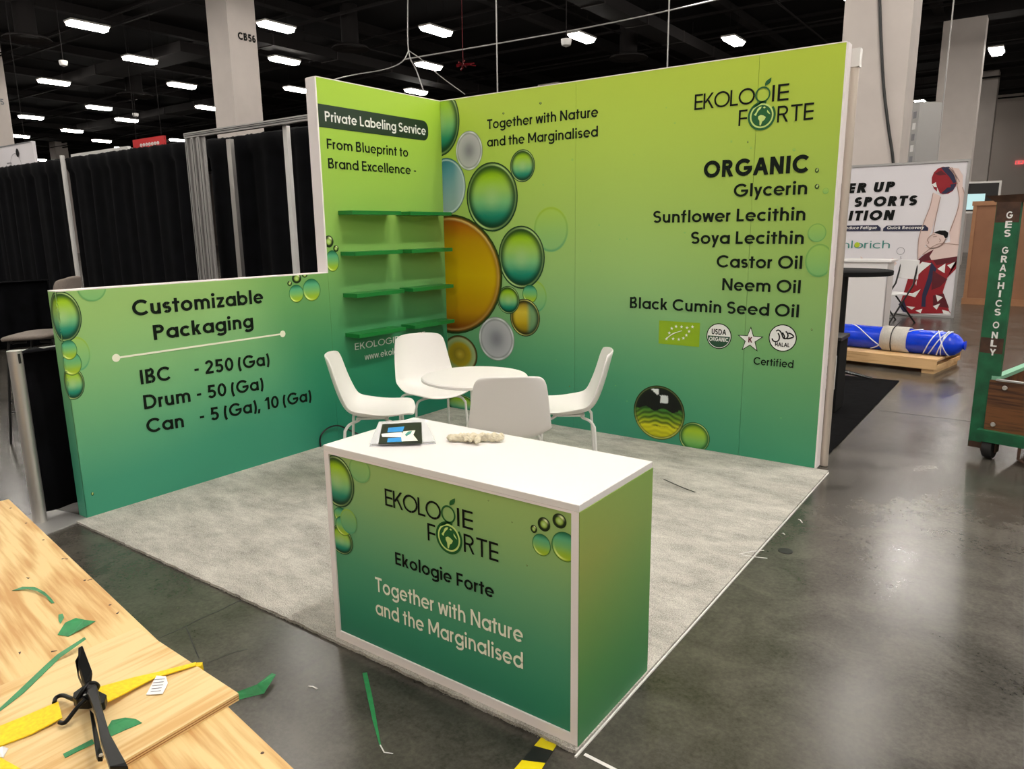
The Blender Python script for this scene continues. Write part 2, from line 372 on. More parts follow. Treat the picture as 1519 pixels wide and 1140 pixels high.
        if c == 'u':
            rect(0, w, .3, XH); rect(2*aw-w, 2*aw, 0, XH); rib(arc(aw, .30, aw, .31, 180, 360)); adv = 2*aw
        elif c == 'r':
            rect(0, w, 0, XH); rib(arc(.30, XH-.30, .30, .31, 180, 84)); adv = .34; sb = .06
        else:
            rect(0, w, 0, ASC if c == 'h' else XH); rib(arc(aw, XH-.30, aw, .31, 180, 0)); rect(2*aw-w, 2*aw, 0, XH-.29); adv = 2*aw
            if c == 'm': o2 = 2*aw-w; rib([(x+o2, y) for x, y in arc(aw, XH-.30, aw, .31, 180, 0)]); rect(o2+2*aw-w, o2+2*aw, 0, XH-.29); adv = o2+2*aw
    elif c == 'i': rect(0, w, 0, XH); dot(h, XH+.2, w*.62); adv = w
    elif c == 'l': rect(0, w, 0, ASC); adv = w
    elif c == 't': rect(.13, .13+w, 0, .92); rect(0, .26+w, XH-w*.85, XH); adv = .26+w; sb = .04
    elif c == 'f': rect(.12, .12+w, 0, .8); rib([(.12+h, .78)] + arc(.12+.22, .80, .22, .23, 180, 85)); rect(0, .25+w, XH-w*.85, XH); adv = .28+w; sb = .04
    elif c == 'k': rect(0, w, 0, ASC); dg(w*.9, .24, .54-h, XH); dg(.57-h, 0, .26, .40); adv = .57
    elif c == 'v': dg(.29, 0, h, XH); dg(.29, 0, .58-h, XH); adv = .58; sb = .03
    elif c == 'y': dg(.17, DSC, .58-h, XH); dg(.30, .04, h, XH); adv = .58; sb = .03
    elif c == 'w': [dg(a, 0, b, XH) for a, b in ((.22, h), (.22, .44), (.66, .44), (.66, .88-h))]; adv = .88; sb = .03
    elif c == 'x': dg(h, 0, .54-h, XH); dg(.54-h, 0, h, XH); adv = .54; sb = .03
    elif c == 'z': rect(.02, .52, 0, w*.9); rect(.02, .52, XH-w*.9, XH); dg(.1, w*.5, .44, XH-w*.5); adv = .54; sb = .05
    return adv + 2*sb, [[(x+sb, y) for x, y in p] for p in T]
def layout(s, wgt, track=0.0, slant=0.0):
    x = 0; P = []
    for ch in s:
        a, T = glyph(ch, wgt); P += [[(px+x+py*slant, py) for px, py in p] for p in T]; x += a + track
    return P
class Surf:
    """a flat printed face: origin o, right vector u, up v, lifted off by n"""
    def __init__(s, o, u, n, v=(0, 0, 1), lift=.0008): s.o = Vector(o); s.u = Vector(u); s.n = Vector(n); s.v = Vector(v); s.lift = lift
    def p(s, a, b, k=1): return s.o + s.u*a + s.v*b + s.n*s.lift*k
def text(sf, s, a0, a1, b, cap, wgt=.16, m='ink', parent=None, name='lettering', track=0.0, slant=0.0, k=3, b1=None, label=None):
    if track == 0.0: track = -.03
    P = layout(s, wgt, track, slant); xs = [x for p in P for x, y in p]; x0, x1 = min(xs), max(xs); sc = (a1-a0)/(x1-x0)
    mb = MB(); tilt = 0 if b1 is None else (b1-b)/(a1-a0)
    for i_, p in enumerate(P): mb.poly([sf.p(a0+(x-x0)*sc, b+y*cap+tilt*(x-x0)*sc, k+.22*(i_ % 5)) for x, y in p])
    return mesh_obj(name, mb.v, mb.f, M[m], parent, label=label)
def flat(sf, pts, m, parent, name, k=2, label=None):
    mb = MB(); mb.poly([sf.p(a, b, k) for a, b in pts]); return mesh_obj(name, mb.v, mb.f, M[m] if isinstance(m, str) else m, parent, label=label)
def circ(a, b, ra, rb=None, n=32, a0=0, a1=360): 
    rb = rb or ra; return [(a+ra*cos(radians(a0+(a1-a0)*i/n)), b+rb*sin(radians(a0+(a1-a0)*i/n))) for i in range(n if a1-a0 == 360 else n+1)]
def ringmesh(sf, a, b, r0, r1, m, parent, name, k=2, n=40, a0=0, a1=360):
    mb = MB()
    for i in range(n):
        t0 = radians(a0+(a1-a0)*i/n); t1 = radians(a0+(a1-a0)*(i+1)/n)
        mb.poly([sf.p(a+r*cos(t), b+r*sin(t), k) for r, t in ((r0, t0), (r1, t0), (r1, t1), (r0, t1))])
    return mesh_obj(name, mb.v, mb.f, M[m], parent)

# --- printed bubbles
def mix(a, b, t): t = max(0, min(1, t)); return tuple(x*(1-t)+y*t for x, y in zip(a, b))
def ramp(stops, t):
    if t <= stops[0][0]: return stops[0][1]
    for (t0, c0), (t1, c1) in zip(stops, stops[1:]):
        if t <= t1: return mix(c0, c1, (t-t0)/(t1-t0))
    return stops[-1][1]
def sm(x, a, b): t = max(0, min(1, (x-a)/(b-a))); return t*t*(3-2*t)
def bubble_col(kind, r, th, bg):
    y = r*sin(th); x = r*cos(th); hi = max(0, cos(th-radians(60)))**6; hi2 = max(0, cos(th-radians(235)))**5
    def rimmed(c, dark, bright):
        c = mix(c, dark, sm(r, .62, .9)*.92)
        c = mix(c, bright, sm(r, .88, .925)*(1-sm(r, .93, .965))*(.25+.7*hi+.75*hi2))
        return mix(c, dark, sm(r, .955, .985)*.9)
    if kind == 'green':
        c = ramp([(-.85, L3(4, 84, 66)), (-.5, L3(24, 138, 112)), (-.15, L3(124, 190, 128)), (.2, L3(160, 200, 96)), (.6, L3(158, 200, 16)), (.9, L3(84, 134, 8))], y)
        c = mix(c, L3(175, 205, 140), (1-sm(r, 0, .45))*.5)
        return rimmed(c, L3(8, 52, 26), L3(200, 232, 150))
    if kind == 'lime':   # lime centre, dark edge
        c = ramp([(-.8, L3(40, 130, 60)), (-.3, L3(120, 180, 90)), (.4, L3(160, 195, 40)), (.9, L3(110, 150, 20))], y)
        return rimmed(c, L3(14, 80, 34), L3(215, 235, 150))
    if kind == 'drop':   # teal on top, lime below
        c = ramp([(-.9, L3(170, 195, 20)), (-.45, L3(150, 190, 60)), (0, L3(120, 185, 110)), (.5, L3(90, 175, 130)), (.9, L3(20, 110, 80))], y)
        c = mix(c, L3(30, 100, 50), sm(r, .86, .97)*.8)
        return mix(c, L3(230, 245, 150), sm(r, .72, .82)*(1-sm(r, .86, .92))*hi2)
    if kind == 'amber':
        c = ramp([(-.9, L3(110, 44, 4)), (-.6, L3(190, 140, 6)), (0, L3(212, 176, 0)), (.55, L3(196, 150, 4)), (.85, L3(178, 96, 12))], y)
        c = mix(c, L3(140, 80, 8), sm(r, .84, .93)*.7)
        c = mix(c, L3(235, 200, 120), sm(r, .90, .925)*(1-sm(r, .93, .95))*(.3+hi+hi2*.3))
        return mix(c, L3(20, 60, 24), sm(r, .94, .975)*.95)
    if kind == 'ambergreen':
        c = ramp([(-.9, L3(90, 70, 8)), (-.3, L3(190, 160, 20)), (.3, L3(214, 190, 60)), (.9, L3(120, 90, 10))], y)
        c = mix(c, L3(60, 150, 120), sm(x, .05, .4)*.75)
        return rimmed(c, L3(30, 30, 8), L3(225, 220, 130))
    if kind == 'amberring':
        c = ramp([(0, L3(196, 170, 60)), (.2, L3(172, 140, 30)), (.3, L3(150, 130, 30)), (.62, L3(176, 150, 20)), (.72, L3(150, 170, 110)), (.86, L3(168, 180, 130)), (.93, L3(90, 60, 12)), (1, L3(40, 70, 30))], r)
        return c
    if kind == 'grey':
        c = ramp([(0, L3(134, 132, 142)), (.25, L3(150, 148, 156)), (.5, L3(176, 174, 182)), (.8, L3(190, 188, 194)), (.87, L3(150, 150, 152)), (.93, L3(236, 238, 240)), (.97, L3(190, 196, 190)), (1, L3(90, 120, 80))], r)
        n = sin(th*7+r*9)*.5+.5
        return mix(c, L3(120, 130, 124), n*sm(r, .8, .95)*.5)
    if kind == 'blue':
        c = ramp([(-.8, L3(150, 172, 176)), (0, L3(120, 160, 176)), (.5, L3(84, 146, 168)), (.9, L3(50, 120, 140))], y - x*.4)
        c = mix(c, L3(196, 205, 220), sm(x, .35, .8)*.5)
        c = mix(c, L3(226, 236, 240), sm(r, .88, .92)*(1-sm(r, .93, .96))*.6)
        return mix(c, L3(30, 80, 80), sm(r, .955, .985)*.8)
    if kind == 'faded':
        c = mix(bg, ramp([(-.8, L3(80, 175, 130)), (0, L3(130, 195, 110)), (.8, L3(170, 205, 40))], y), .32)
        return mix(c, ramp([(-.8, L3(60, 150, 110)), (.8, L3(150, 185, 10))], y), sm(r, .84, .93)*(1-sm(r, .95, 1.0))*.55)
    if kind == 'ghost':
        c = mix(bg, ramp([(-.8, L3(70, 176, 120)), (.8, L3(150, 200, 90))], y), .38)
        return mix(c, L3(40, 130, 60), sm(r, .84, .94)*(1-sm(r, .96, 1.0))*.4)
    if kind == 'dark':
        if y > .12+.06*sin(x*9): c = L3(6, 12, 8)
        else:
            st = sin(y*34+x*x*12+sin(x*13)*.8)*.5+.5
            c = mix(ramp([(-.9, L3(190, 190, 20)), (-.5, L3(216, 214, 30)), (-.2, L3(120, 160, 30)), (.1, L3(60, 120, 40))], y), L3(20, 50, 14), st*(.85 if y > -.5 else .25))
        if -.36 < x < -.02 and .62 < y < .86 and y < .92+x*.4+.12 and y > .62 + .15*(x+.36): c = L3(226, 230, 230) if x + .36 > (0.86-y)*1.3 else c
        if .04 < x < .34 and .38 < y < .66: c = L3(214, 220, 220)
        c = mix(c, L3(20, 40, 12), sm(r, .86, .93)*.7)
        c = mix(c, L3(200, 210, 120), sm(r, .92, .95)*(1-sm(r, .955, .975))*(.2+.8*max(0, -sin(th))))
        return mix(c, L3(30, 60, 26), sm(r, .975, 1)*.7)
    if kind == 'bead':   # tiny dark droplet
        c = ramp([(0, L3(190, 215, 150)), (.4, L3(160, 195, 80)), (.62, L3(16, 40, 14)), (.9, L3(10, 32, 12)), (1, L3(60, 90, 40))], r)
        return mix(c, L3(240, 250, 190), sm(r, .45, .6)*(1-sm(r, .7, .9))*hi)
def bubble(sf, a, b, ra, rb, kind, parent, bgf, k=2, lim=(-9, 9, -9, 9), fold=None, rings=None, seg=44):
    if kind == 'dark': rings = [i/36 for i in range(37)]; seg = 96
    R = rings or [0, .15, .3, .45, .58, .68, .74, .79, .83, .865, .89, .91, .93, .95, .97, .985, 1.0]
    V = []; C = []; F = []
    def place(x, y):
        x = max(lim[0], min(lim[1], x)); y = max(lim[2], min(lim[3], y))
        if fold is not None and x < fold[0]: return fold[1](x, y, k)
        return sf.p(x, y, k)
    for i, r in enumerate(R):
        for j in range(seg):
            th = 2*pi*j/seg; x, y = a+ra*r*cos(th), b+rb*r*sin(th)
            V.append(place(x, y)); C.append(bubble_col(kind, r, th, bgf(x, y)))
    for i in range(len(R)-1):
        for j in range(seg): j2 = (j+1) % seg; F.append((i*seg+j, (i+1)*seg+j, (i+1)*seg+j2, i*seg+j2))
    return mesh_obj('printed_bubble', V, F, M['print'], parent, cols=C)

def logo(sf, a, b, s, parent, ink='ink_black'):
    """two-line emblem; s = cap height, (a,b) = left of first line, baseline of first line (units scaled by s)"""
    g = lambda x: a + x*s
    H = lambda y: b + y*s
    text(sf, 'EKOLO', g(0), g(4.10), b, s, .12, ink, parent, 'emblem_lettering', track=-.13)
    text(sf, 'IE', g(5.20), g(6.24), b, s, .12, ink, parent, 'emblem_lettering', track=-.02)
    text(sf, 'F', g(3.10), g(3.66), H(-1.31), s, .12, ink, parent, 'emblem_lettering')
    text(sf, 'RTE', g(5.60), g(7.82), H(-1.31), s, .12, ink, parent, 'emblem_lettering', track=-.03)
    ringmesh(sf, g(4.60), H(.50), .39*s, .49*s, 'logo_green', parent, 'emblem_ring', 3)
    ringmesh(sf, g(4.60), H(-.80), .76*s, .90*s, 'logo_green', parent, 'emblem_ring', 3, a0=72, a1=72+325)
    flat(sf, [(g(x), H(y)) for x, y in ((4.52, .03), (4.36, -.02), (4.10, -.15), (4.06, -.28), (4.2, -.22), (4.42, -.1), (4.62, .04))], 'logo_green', parent, 'emblem_ring', 3)
    flat(sf, circ(g(4.60), H(-.80), .76*s), 'logo_pale', parent, 'emblem_globe', 2.5)
    flat(sf, circ(g(4.60), H(-.80), .66*s), 'logo_green', parent, 'emblem_globe', 3.5)
    # pale sea/land shapes on the globe: ice and south america
    for pts in (((-.50, .10), (-.36, .26), (-.30, .42), (-.18, .54), (-.02, .58), (-.08, .44), (-.2, .34), (-.3, .2), (-.36, .02)), ((-.22, -.02), (-.06, .06), (.1, .02), (.28, -.1), (.2, -.26), (.06, -.36), (-.02, -.6), (-.1, -.58), (-.12, -.3), (-.22, -.16)), ((.34, .34), (.48, .18), (.56, .04), (.44, .1), (.34, .2)), ((.06, .5), (.16, .56), (.24, .48), (.14, .44))):
        flat(sf, [(g(4.60+x), H(-.80+y)) for x, y in pts], 'logo_pale', parent, 'emblem_globe', 4)
    flat(sf, [(g(x), H(y)) for x, y in ((4.72, .98), (4.70, 1.14), (4.76, 1.28), (4.90, 1.38), (5.10, 1.48), (5.08, 1.28), (5.0, 1.14), (4.86, 1.06), (4.78, 1.04))], 'logo_green', parent, 'emblem_leaf', 3)

# ------------------------------------------------------------------ floor, roof, walls of the hall
def ngon_grid(x0, x1, y0, y1, z): return [(x0, y0, z), (x1, y0, z), (x1, y1, z), (x0, y1, z)], [(0, 1, 2, 3)]
structure(mesh_obj('floor', *ngon_grid(-90, 40, -30, 52, 0), M['floor']))
ceil = structure(mesh_obj('ceiling', *ngon_grid(-90, 40, -30, 52, ROOF), M['roof']))
structure(MB().box(-90, 40, 52, 52.3, 0, ROOF).add('wall_back', M['wall_far']))
structure(MB().box(-90.3, -90, -30, 52, 0, ROOF).add('wall_left', M['wall_dark']))
structure(MB().box(40, 40.3, -30, 52, 0, ROOF).add('wall_right', M['wall_far']))
structure(MB().box(-90, 40, -30.3, -30, 0, ROOF).add('wall_front', M['wall_far']))
# roof steel, each beam a part of the ceiling
for y in range(-6, 52, 4):
    MB().box(-85, 38, y-.05, y+.05, ROOF-.5, ROOF-.42).box(-85, 38, y-.05, y+.05, ROOF-.1, ROOF).add('joist', M['duct'], ceil)
for x in range(-84, 38, 6):
    MB().box(x-.09, x+.09, -28, 51, ROOF-.34, ROOF-.02).box(x-.16, x+.16, -28, 51, ROOF-.36, ROOF-.33).add('beam', M['duct'], ceil)
for x, y0, y1, z in ((-10, -10, 50, 8.75), (-19, -10, 50, 8.72), (-31, 0, 50, 8.75), (-4, 6, 50, 8.72)):
    MB().tube([(x, y0, z), (x, y1, z)], .035, 6).add('pipe', M['duct'], ceil)
for y, z in ((9.2, 8.75), (16.7, 8.78), (25, 8.75), (33, 8.78)):
    MB().tube([(-70, y, z), (20, y, z)], .03, 6).add('pipe', M['duct'], ceil)

# ------------------------------------------------------------------ booth display walls
T = .085
H = 2.54; HH = 1.24; LB = 3.05; SA = 1.26; BL = 3.045
GB = [(0, L3(60, 144, 116)), (.25, L3(66, 148, 114)), (.5, L3(84, 158, 114)), (.75, L3(112, 172, 118)), (1.0, L3(140, 186, 120)), (1.3, L3(158, 196, 112)), (1.7, L3(170, 202, 98)), (2.1, L3(180, 208, 84)), (2.54, L3(184, 208, 68))]
GS = [(0, L3(36, 128, 104)), (.3, L3(36, 130, 100)), (.6, L3(50, 136, 98)), (.85, L3(80, 150, 98)), (1.1, L3(108, 164, 98)), (1.4, L3(136, 182, 94)), (1.8, L3(154, 194, 84)), (2.2, L3(162, 200, 72)), (2.54, L3(168, 204, 60))]
GH = [(0, L3(58, 146, 118)), (.3, L3(66, 150, 118)), (.5, L3(88, 162, 120)), (.75, L3(116, 178, 122)), (1.0, L3(140, 190, 122)), (1.24, L3(154, 194, 114))]
def bg_back(x, z):
    c = ramp(GB, z); return mix(c, ramp([(0, L3(60, 148, 104)), (1.2, L3(140, 176, 84)), (2.54, L3(182, 200, 58))], z), sm(x, 1.6, 3.05)*.6)
def bg_side(y, z): return ramp(GS, z)
def bg_half(y, z):
    t = sm(y + z*.35, -1.75, -1.2); c = ramp(GH, z + .12*sm(-y, 1.8, 3.0)); return mix(c, ramp(GS, z), t)
def panel(sf, a0, a1, b0, b1, bgf, parent, nx=6, nz=22, th=.012, name='panel'):
    """a printed board: front face gridded and coloured, with real thickness"""
    V = []; C = []; F = []
    for j in range(nz+1):
        for i in range(nx+1):
            a = a0+(a1-a0)*i/nx; b = b0+(b1-b0)*j/nz; V.append(sf.p(a, b, 0)); C.append(bgf(a, b))
    for j in range(nz):
        for i in range(nx): q = j*(nx+1)+i; F.append((q, q+1, q+nx+2, q+nx+1))
    n = len(V)
    for a, b in ((a0, b0), (a1, b0), (a1, b1), (a0, b1)): V.append(sf.p(a, b, 0)); V.append(sf.p(a, b, 0) - sf.n*th); C += [bgf(a, b)]*2
    for i in range(4): p = n+2*i; q = n+2*((i+1) % 4); F.append((p, p+1, q+1, q))
    F.append((n+1, n+7, n+5, n+3))
    return mesh_obj(name, V, F, M['print'], parent, cols=C)
SB = Surf((0, 0, 0), (1, 0, 0), (0, -1, 0)); SS = Surf((0, 0, 0), (0, 1, 0), (1, 0, 0))
def px_ell(fn, ax, cx, cy, rx, ry):
    c = fn(cx, cy); l = fn(cx-rx, cy); r = fn(cx+rx, cy); t = fn(cx, cy-ry); b = fn(cx, cy+ry)
    return c[ax], (t.z+b.z)/2, abs(r[ax]-l[ax])/2, (t.z-b.z)/2

back = thing('display_wall', 'tall green gradient display wall listing organic oils beside the emblem, at the back of the booth', 'wall', (0, 0, 0))
MB().box(0, LB, .012, T, .012, H-.002).add('core', M['white_edge'], back)
for a0, a1 in ((0, 1.269), (1.271, 2.559), (2.561, LB)): panel(SB, a0, a1, .012, H, bg_back, back)
MB().box(LB, LB+.012, -.002, T, .012, H).add('edge_trim', M['white_edge'], back, label='white end edge')
MB().box(0, LB, -.001, T, H, H+.006).add('edge_trim', M['white_edge'], back)
z2 = lambda x, y: (640+x/2.715, 140+y/2.715)
for x, y, rx, ry, kd in ((481, 543, 70, 92, 'faded'), (415, 813, 50, 66, 'faded'), (30, 110, 82, 140, 'green'), (60, 370, 77, 115, 'blue'), (152, 226, 54, 80, 'grey'), (243, 412, 103, 140, 'green'), (367, 287, 50, 66, 'green'),
                         (75, 722, 200, 240, 'amber'), (362, 655, 93, 127, 'green'), (310, 827, 45, 56, 'green'), (397, 803, 30, 37, 'drop'), (377, 898, 60, 76, 'ambergreen'), (262, 983, 72, 88, 'grey'), (115, 1045, 70, 76, 'amberring')):
    cx, cy = z2(x, y); a, b, ra, rb = px_ell(aY, 0, cx, cy, rx/2.715, ry/2.715)
    bubble(SB, a, b, ra, rb, kd, back, bg_back, k=2+.15*random.random()+(1 if kd not in ('faded',) else 0), lim=(0.003, 3.04, .014, H-.002))
for cx, cy, rx, ry, kd in ((1215, 386, 21, 25, 'ghost'), (1212, 345, 14, 14, 'ghost'), (1212, 252.5, 3, 3.5, 'bead'), (1212, 276.5, 3.4, 3.6, 'bead'), (977.4, 611.5, 38, 40, 'dark'), (1030, 648.4, 23, 22.5, 'lime'), (684, 599, 22, 14, 'green'),
                        (802, 153, 1.7, 1.8, 'bead'), (747, 168, 1.5, 1.6, 'bead'), (1147, 282, 2, 2.2, 'ghost'), (1225, 283, 4.5, 4.5, 'ghost'), (1178, 222, 2.2, 2.4, 'ghost')):
    a, b, ra, rb = px_ell(aY, 0, cx, cy, rx, ry); bubble(SB, a, b, ra, rb, kd, back, bg_back, k=2.4, lim=(.003, 3.04, .014, H))
text(SB, 'Together with Nature', .475, 1.452, 2.287, .071, .165, 'ink', back)
text(SB, 'and the Marginalised', .472, 1.452, 2.156, .071, .165, 'ink', back)
logo(SB, 2.157, 2.262, .0945, back)
text(SB, 'ORGANIC', 2.237, 2.888, 1.837, .104, .23, 'ink', back)
for s, a0, b in (('Glycerin', 2.441, 1.71), ('Sunflower Lecithin', 1.89, 1.557), ('Soya Lecithin', 2.167, 1.416), ('Castor Oil', 2.35, 1.265), ('Neem Oil', 2.393, 1.117), ('Black Cumin Seed Oil', 1.727, .966)):
    text(SB, s, a0, 2.89, b, .079, .175, 'ink', back)
text(SB, 'Certified', 2.627, 2.879, .644, .05, .16, 'ink', back)
rd = random.Random(3)
for k in range(26):   # tiny printed droplets
    a = rd.uniform(.9, 3.0); b = rd.uniform(.25, 2.3)
    bubble(SB, a, b, rd.uniform(.004, .008), rd.uniform(.004, .009), rd.choice(['bead', 'ghost', 'ghost']), back, bg_back, k=1.2, seg=14, rings=[0, .5, .7, .85, 1])
# certification badges
flat(SB, [(1.955, .728), (2.253, .728), (2.253, .891), (1.955, .891)], 'eu_green', back, 'leaf_badge', 2)
def star(a, b, r, ri=.4, n=5, rot=90): return [(a+(r if i % 2 == 0 else r*ri)*cos(radians(rot+180*i/n)), b+(r if i % 2 == 0 else r*ri)*sin(radians(rot+180*i/n))) for i in range(2*n)]
z5 = lambda x, y: aY(900+x/4.072, 420+y/4.072)
for x, y in ((519, 262), (486, 268), (453, 262), (420, 260), (394, 272), (379, 299), (362, 335), (402, 334), (436, 338), (464, 331), (482, 313), (498, 290)):
    p = z5(x, y); flat(SB, star(p.x, p.z, .0125), 'ink_white', back, 'badge_star', 3)
pa, pb, pc = z5(362, 333), z5(400, 302), z5(455, 286)
mb = MB(); mb.tube([SB.p(q.x, q.z, 3) for q in bez(pa, pb, pb, pc, 8)], [.0035]*6+[.002]*3, 6); mb.add('badge_stem', M['ink_white'], back)
def cbadge(a, b, r, parent):
    flat(SB, circ(a, b, r), 'ink_black', parent, 'badge', 2); flat(SB, circ(a, b, r*.93), 'ink_white', parent, 'badge', 2.6)
cbadge(2.387, .812, .086, back)
flat(SB, circ(2.387, .812, .076, a0=180, a1=360), mat('badge_dark_green', L3(20, 70, 44), .45), back, 'badge', 3.2)
text(SB, 'USDA', 2.337, 2.437, .822, .037, .2, 'ink_black', back, 'badge_lettering', k=4)
text(SB, 'ORGANIC', 2.322, 2.452, .777, .028, .2, 'ink_white', back, 'badge_lettering', k=4)
flat(SB, star(2.597, .802, .089), 'ink_black', back, 'badge', 2); flat(SB, star(2.597, .802, .076), 'ink_white', back, 'badge', 3)
text(SB, 'K', 2.585, 2.612, .786, .036, .2, mat('maroon_mark', L3(80, 10, 30), .5).name and 'maroon_d', back, 'badge_lettering', k=4)
cbadge(2.801, .83, .087, back)
text(SB, 'HALAL', 2.757, 2.847, .775, .026, .2, 'ink_black', back, 'badge_lettering', k=4)
def stroke(sf, pts, r, m, parent, name, k=4):
    mb = MB(); P = crom([(x, y, 0) for x, y in pts], 6); n = len(P)
    for i in range(n-1):
        a, b = P[i], P[i+1]; d = (b-a); l = d.length or 1; nx, ny = -d.y/l*r, d.x/l*r
        mb.poly([sf.p(a.x-nx, a.y-ny, k), sf.p(b.x-nx, b.y-ny, k), sf.p(b.x+nx, b.y+ny, k), sf.p(a.x+nx, a.y+ny, k)])
    return mesh_obj(name, mb.v, mb.f, M[m], parent)
q5 = lambda pts: [(z5(x, y).x, z5(x, y).z) for x, y in pts]
for pts in (((1036, 300), (1044, 320), (1040, 342), (1024, 352), (1006, 346), (1000, 332)), ((1024, 288), (1040, 282), (1056, 300), (1068, 330), (1086, 332), (1096, 318), (1092, 300), (1082, 290)), ((1062, 296), (1074, 318), (1074, 334)), ((1098, 300), (1116, 306), (1130, 322), (1112, 330), (1096, 334), (1088, 332))):
    stroke(SB, q5(pts), .0042, 'ink_black', back, 'badge_script')

side = thing('shelving_wall', 'tall green display wall carrying the stepped green shelves, left of the back corner', 'wall')
MB().box(-T, -.012, -SA+.003, T, .012, H-.002).add('core', M['white_edge'], side)
panel(SS, -SA, -.0005, .012, H, bg_side, side)
MB().box(-T-.01, .001, -SA-.010, -SA+.002, HH+.001, H).add('edge_trim', M['white_edge'], side, label='white front edge')
MB().box(-T-.01, .001, -SA, T, H, H+.006).add('edge_trim', M['white_edge'], side)
# dark title bar with rounded right end
ra = .075; pts = [(-SA+.003, 2.222), (-.17-ra*.4, 2.222)] + circ(-.155-.06, 2.282, .06, .06, 8, -90, 0) + circ(-.155-.06, 2.312, .06, .06, 8, 0, 90) + [(-SA+.003, 2.372)]
flat(SS, pts, mat('title_bar_ink', L3(14, 44, 24), .45), side, 'title_bar', 2)
text(SS, 'Private Labeling Service', -1.202, -.185, 2.264, .066, .17, 'ink_white', side, k=3)
text(SS, 'From Blueprint to', -1.199, -.397, 2.084, .068, .16, 'ink', side)
text(SS, 'Brand Excellence -', -1.199, -.315, 1.955, .068, .16, 'ink', side)
text(SS, 'EKOLOGIE FORTE', -1.051, -.28, .662, .05, .13, 'ink_white', side)
text(SS, 'www.ekologieforte.com', -.96, -.18, .572, .05, .13, 'ink_white', side)
for cx, cy, rx, ry, kd in ((487.5, 358, 7, 9, 'bead'), (498, 368.5, 4, 5, 'bead'), (493, 387, 10, 16, 'drop')):
    a, b, r1, r2 = px_ell(aX, 1, cx, cy, rx, ry); bubble(SS, a, b, r1, r2, kd, side, bg_side, k=2.3, lim=(-SA+.002, 0, 0, 9))

half = thing('half_height_wall', 'low green display wall about packaging sizes, left side of the booth', 'wall')
MB().box(-T, -.012, -BL+.003, -SA-.002, .012, HH-.002).add('core', M['white_edge'], half)
panel(SS, -BL, -SA-.0015, .012, HH, bg_half, half, nx=14, nz=14)
SE = Surf((0, -BL-.0012, 0), (1, 0, 0), (0, -1, 0))
panel(SE, -T, 0, .012, HH, lambda x, z: ramp(GH, z*.95), half, nx=2, nz=12, name='end_panel', th=.004)
MB().box(-T-.003, .0, -BL, -SA-.002, HH, HH+.006).add('edge_trim', M['white_edge'], half, label='white top edge')
z6 = lambda x, y: (60+x/3.452, 400+y/3.452)
fold = (-BL, lambda x, y, k: Vector((x+BL, -BL-.0008*k-.0016, y)))
for x, y, rx, ry, kd in ((260, 85, 78, 78, 'ghost'), (190, 430, 66, 90, 'faded'), (112, 240, 100, 132, 'green'), (145, 410, 43, 52, 'drop'), (160, 480, 52, 62, 'drop'), (165, 582, 62, 84, 'green'),
                         (1275, 70, 12, 13, 'bead'), (1311, 44, 24, 26, 'bead'), (1352, 28, 14, 12, 'bead'), (1310, 122, 38, 46, 'drop'), (1388, 103, 46, 58, 'drop')):
    cx, cy = z6(x, y); a, b, r1, r2 = px_ell(aX, 1, cx, cy, rx/3.452, ry/3.452)
    bubble(SS, a, b, r1, r2, kd, half, bg_half, k=2.2+.5*random.random(), lim=(-BL-T, 0, .02, HH-.001), fold=fold)
a, b, r1, r2 = px_ell(aX, 1, 137, 732, 2.2, 2.8); bubble(SS, a, b, r1, r2, 'bead', half, bg_half, k=2)
text(SS, 'Customizable', -2.665, -1.81, 1.078, .088, .195, 'ink', half)
text(SS, 'Packaging', -2.561, -1.90, .930, .086, .195, 'ink', half)
flat(SS, [(-2.785, .8545), (-1.681, .8545), (-1.681, .8655), (-2.785, .8655)], 'ink_cream', half, 'printed_rule', 3)
for a in (-2.785, -1.681): flat(SS, circ(a, .86, .022), 'ink_cream', half, 'printed_dot', 3.3)
def tx(s_, lx, ly, rx, ry, cap, wg=.185):
    a_ = aX(lx, ly); b_ = aX(rx, ry); text(SS, s_, a_.y, b_.y, a_.z, cap, wg, 'ink', half, b1=b_.z)
tx('IBC', 209, 570, 253, 563, .083); tx('- 250 (Ga)', 289, 557, 400, 541, .083)
tx('Drum - 50 (Ga)', 214, 607, 391, 577, .083)
tx('Can', 218, 642, 273, 633, .083); tx('- 5 (Ga), 10 (Ga)', 297, 627, 462, 594, .083)

# shelves: eight green boards in four rows
rows = ('top row', 'second row from the top', 'third row from the top', 'bottom row')
proto = None
for i, z in enumerate((1.655, 1.371, 1.075, .785)):
    for j, (y0, y1) in enumerate(((-1.135, -.655), (-.555, -.072))):
        lab = 'green shelf board in the %s, %s column' % (rows[i], ('left' if j == 0 else 'right, nearest the corner'))
        if proto is None:
            r = thing('display_shelf', lab, 'shelf', (0, y0, z), 0, 'green shelves on the side wall')
            MB().box(.001, .15, 0, .482, -.014, .014).add('board', M['shelf'], r, bevel=.0015)
            proto = r
        else:
            r = proto.copy(); COL.objects.link(r); r.location = (0, y0, z); r['label'] = lab
            for ch in proto.children: c = ch.copy(); COL.objects.link(c); c.parent = r

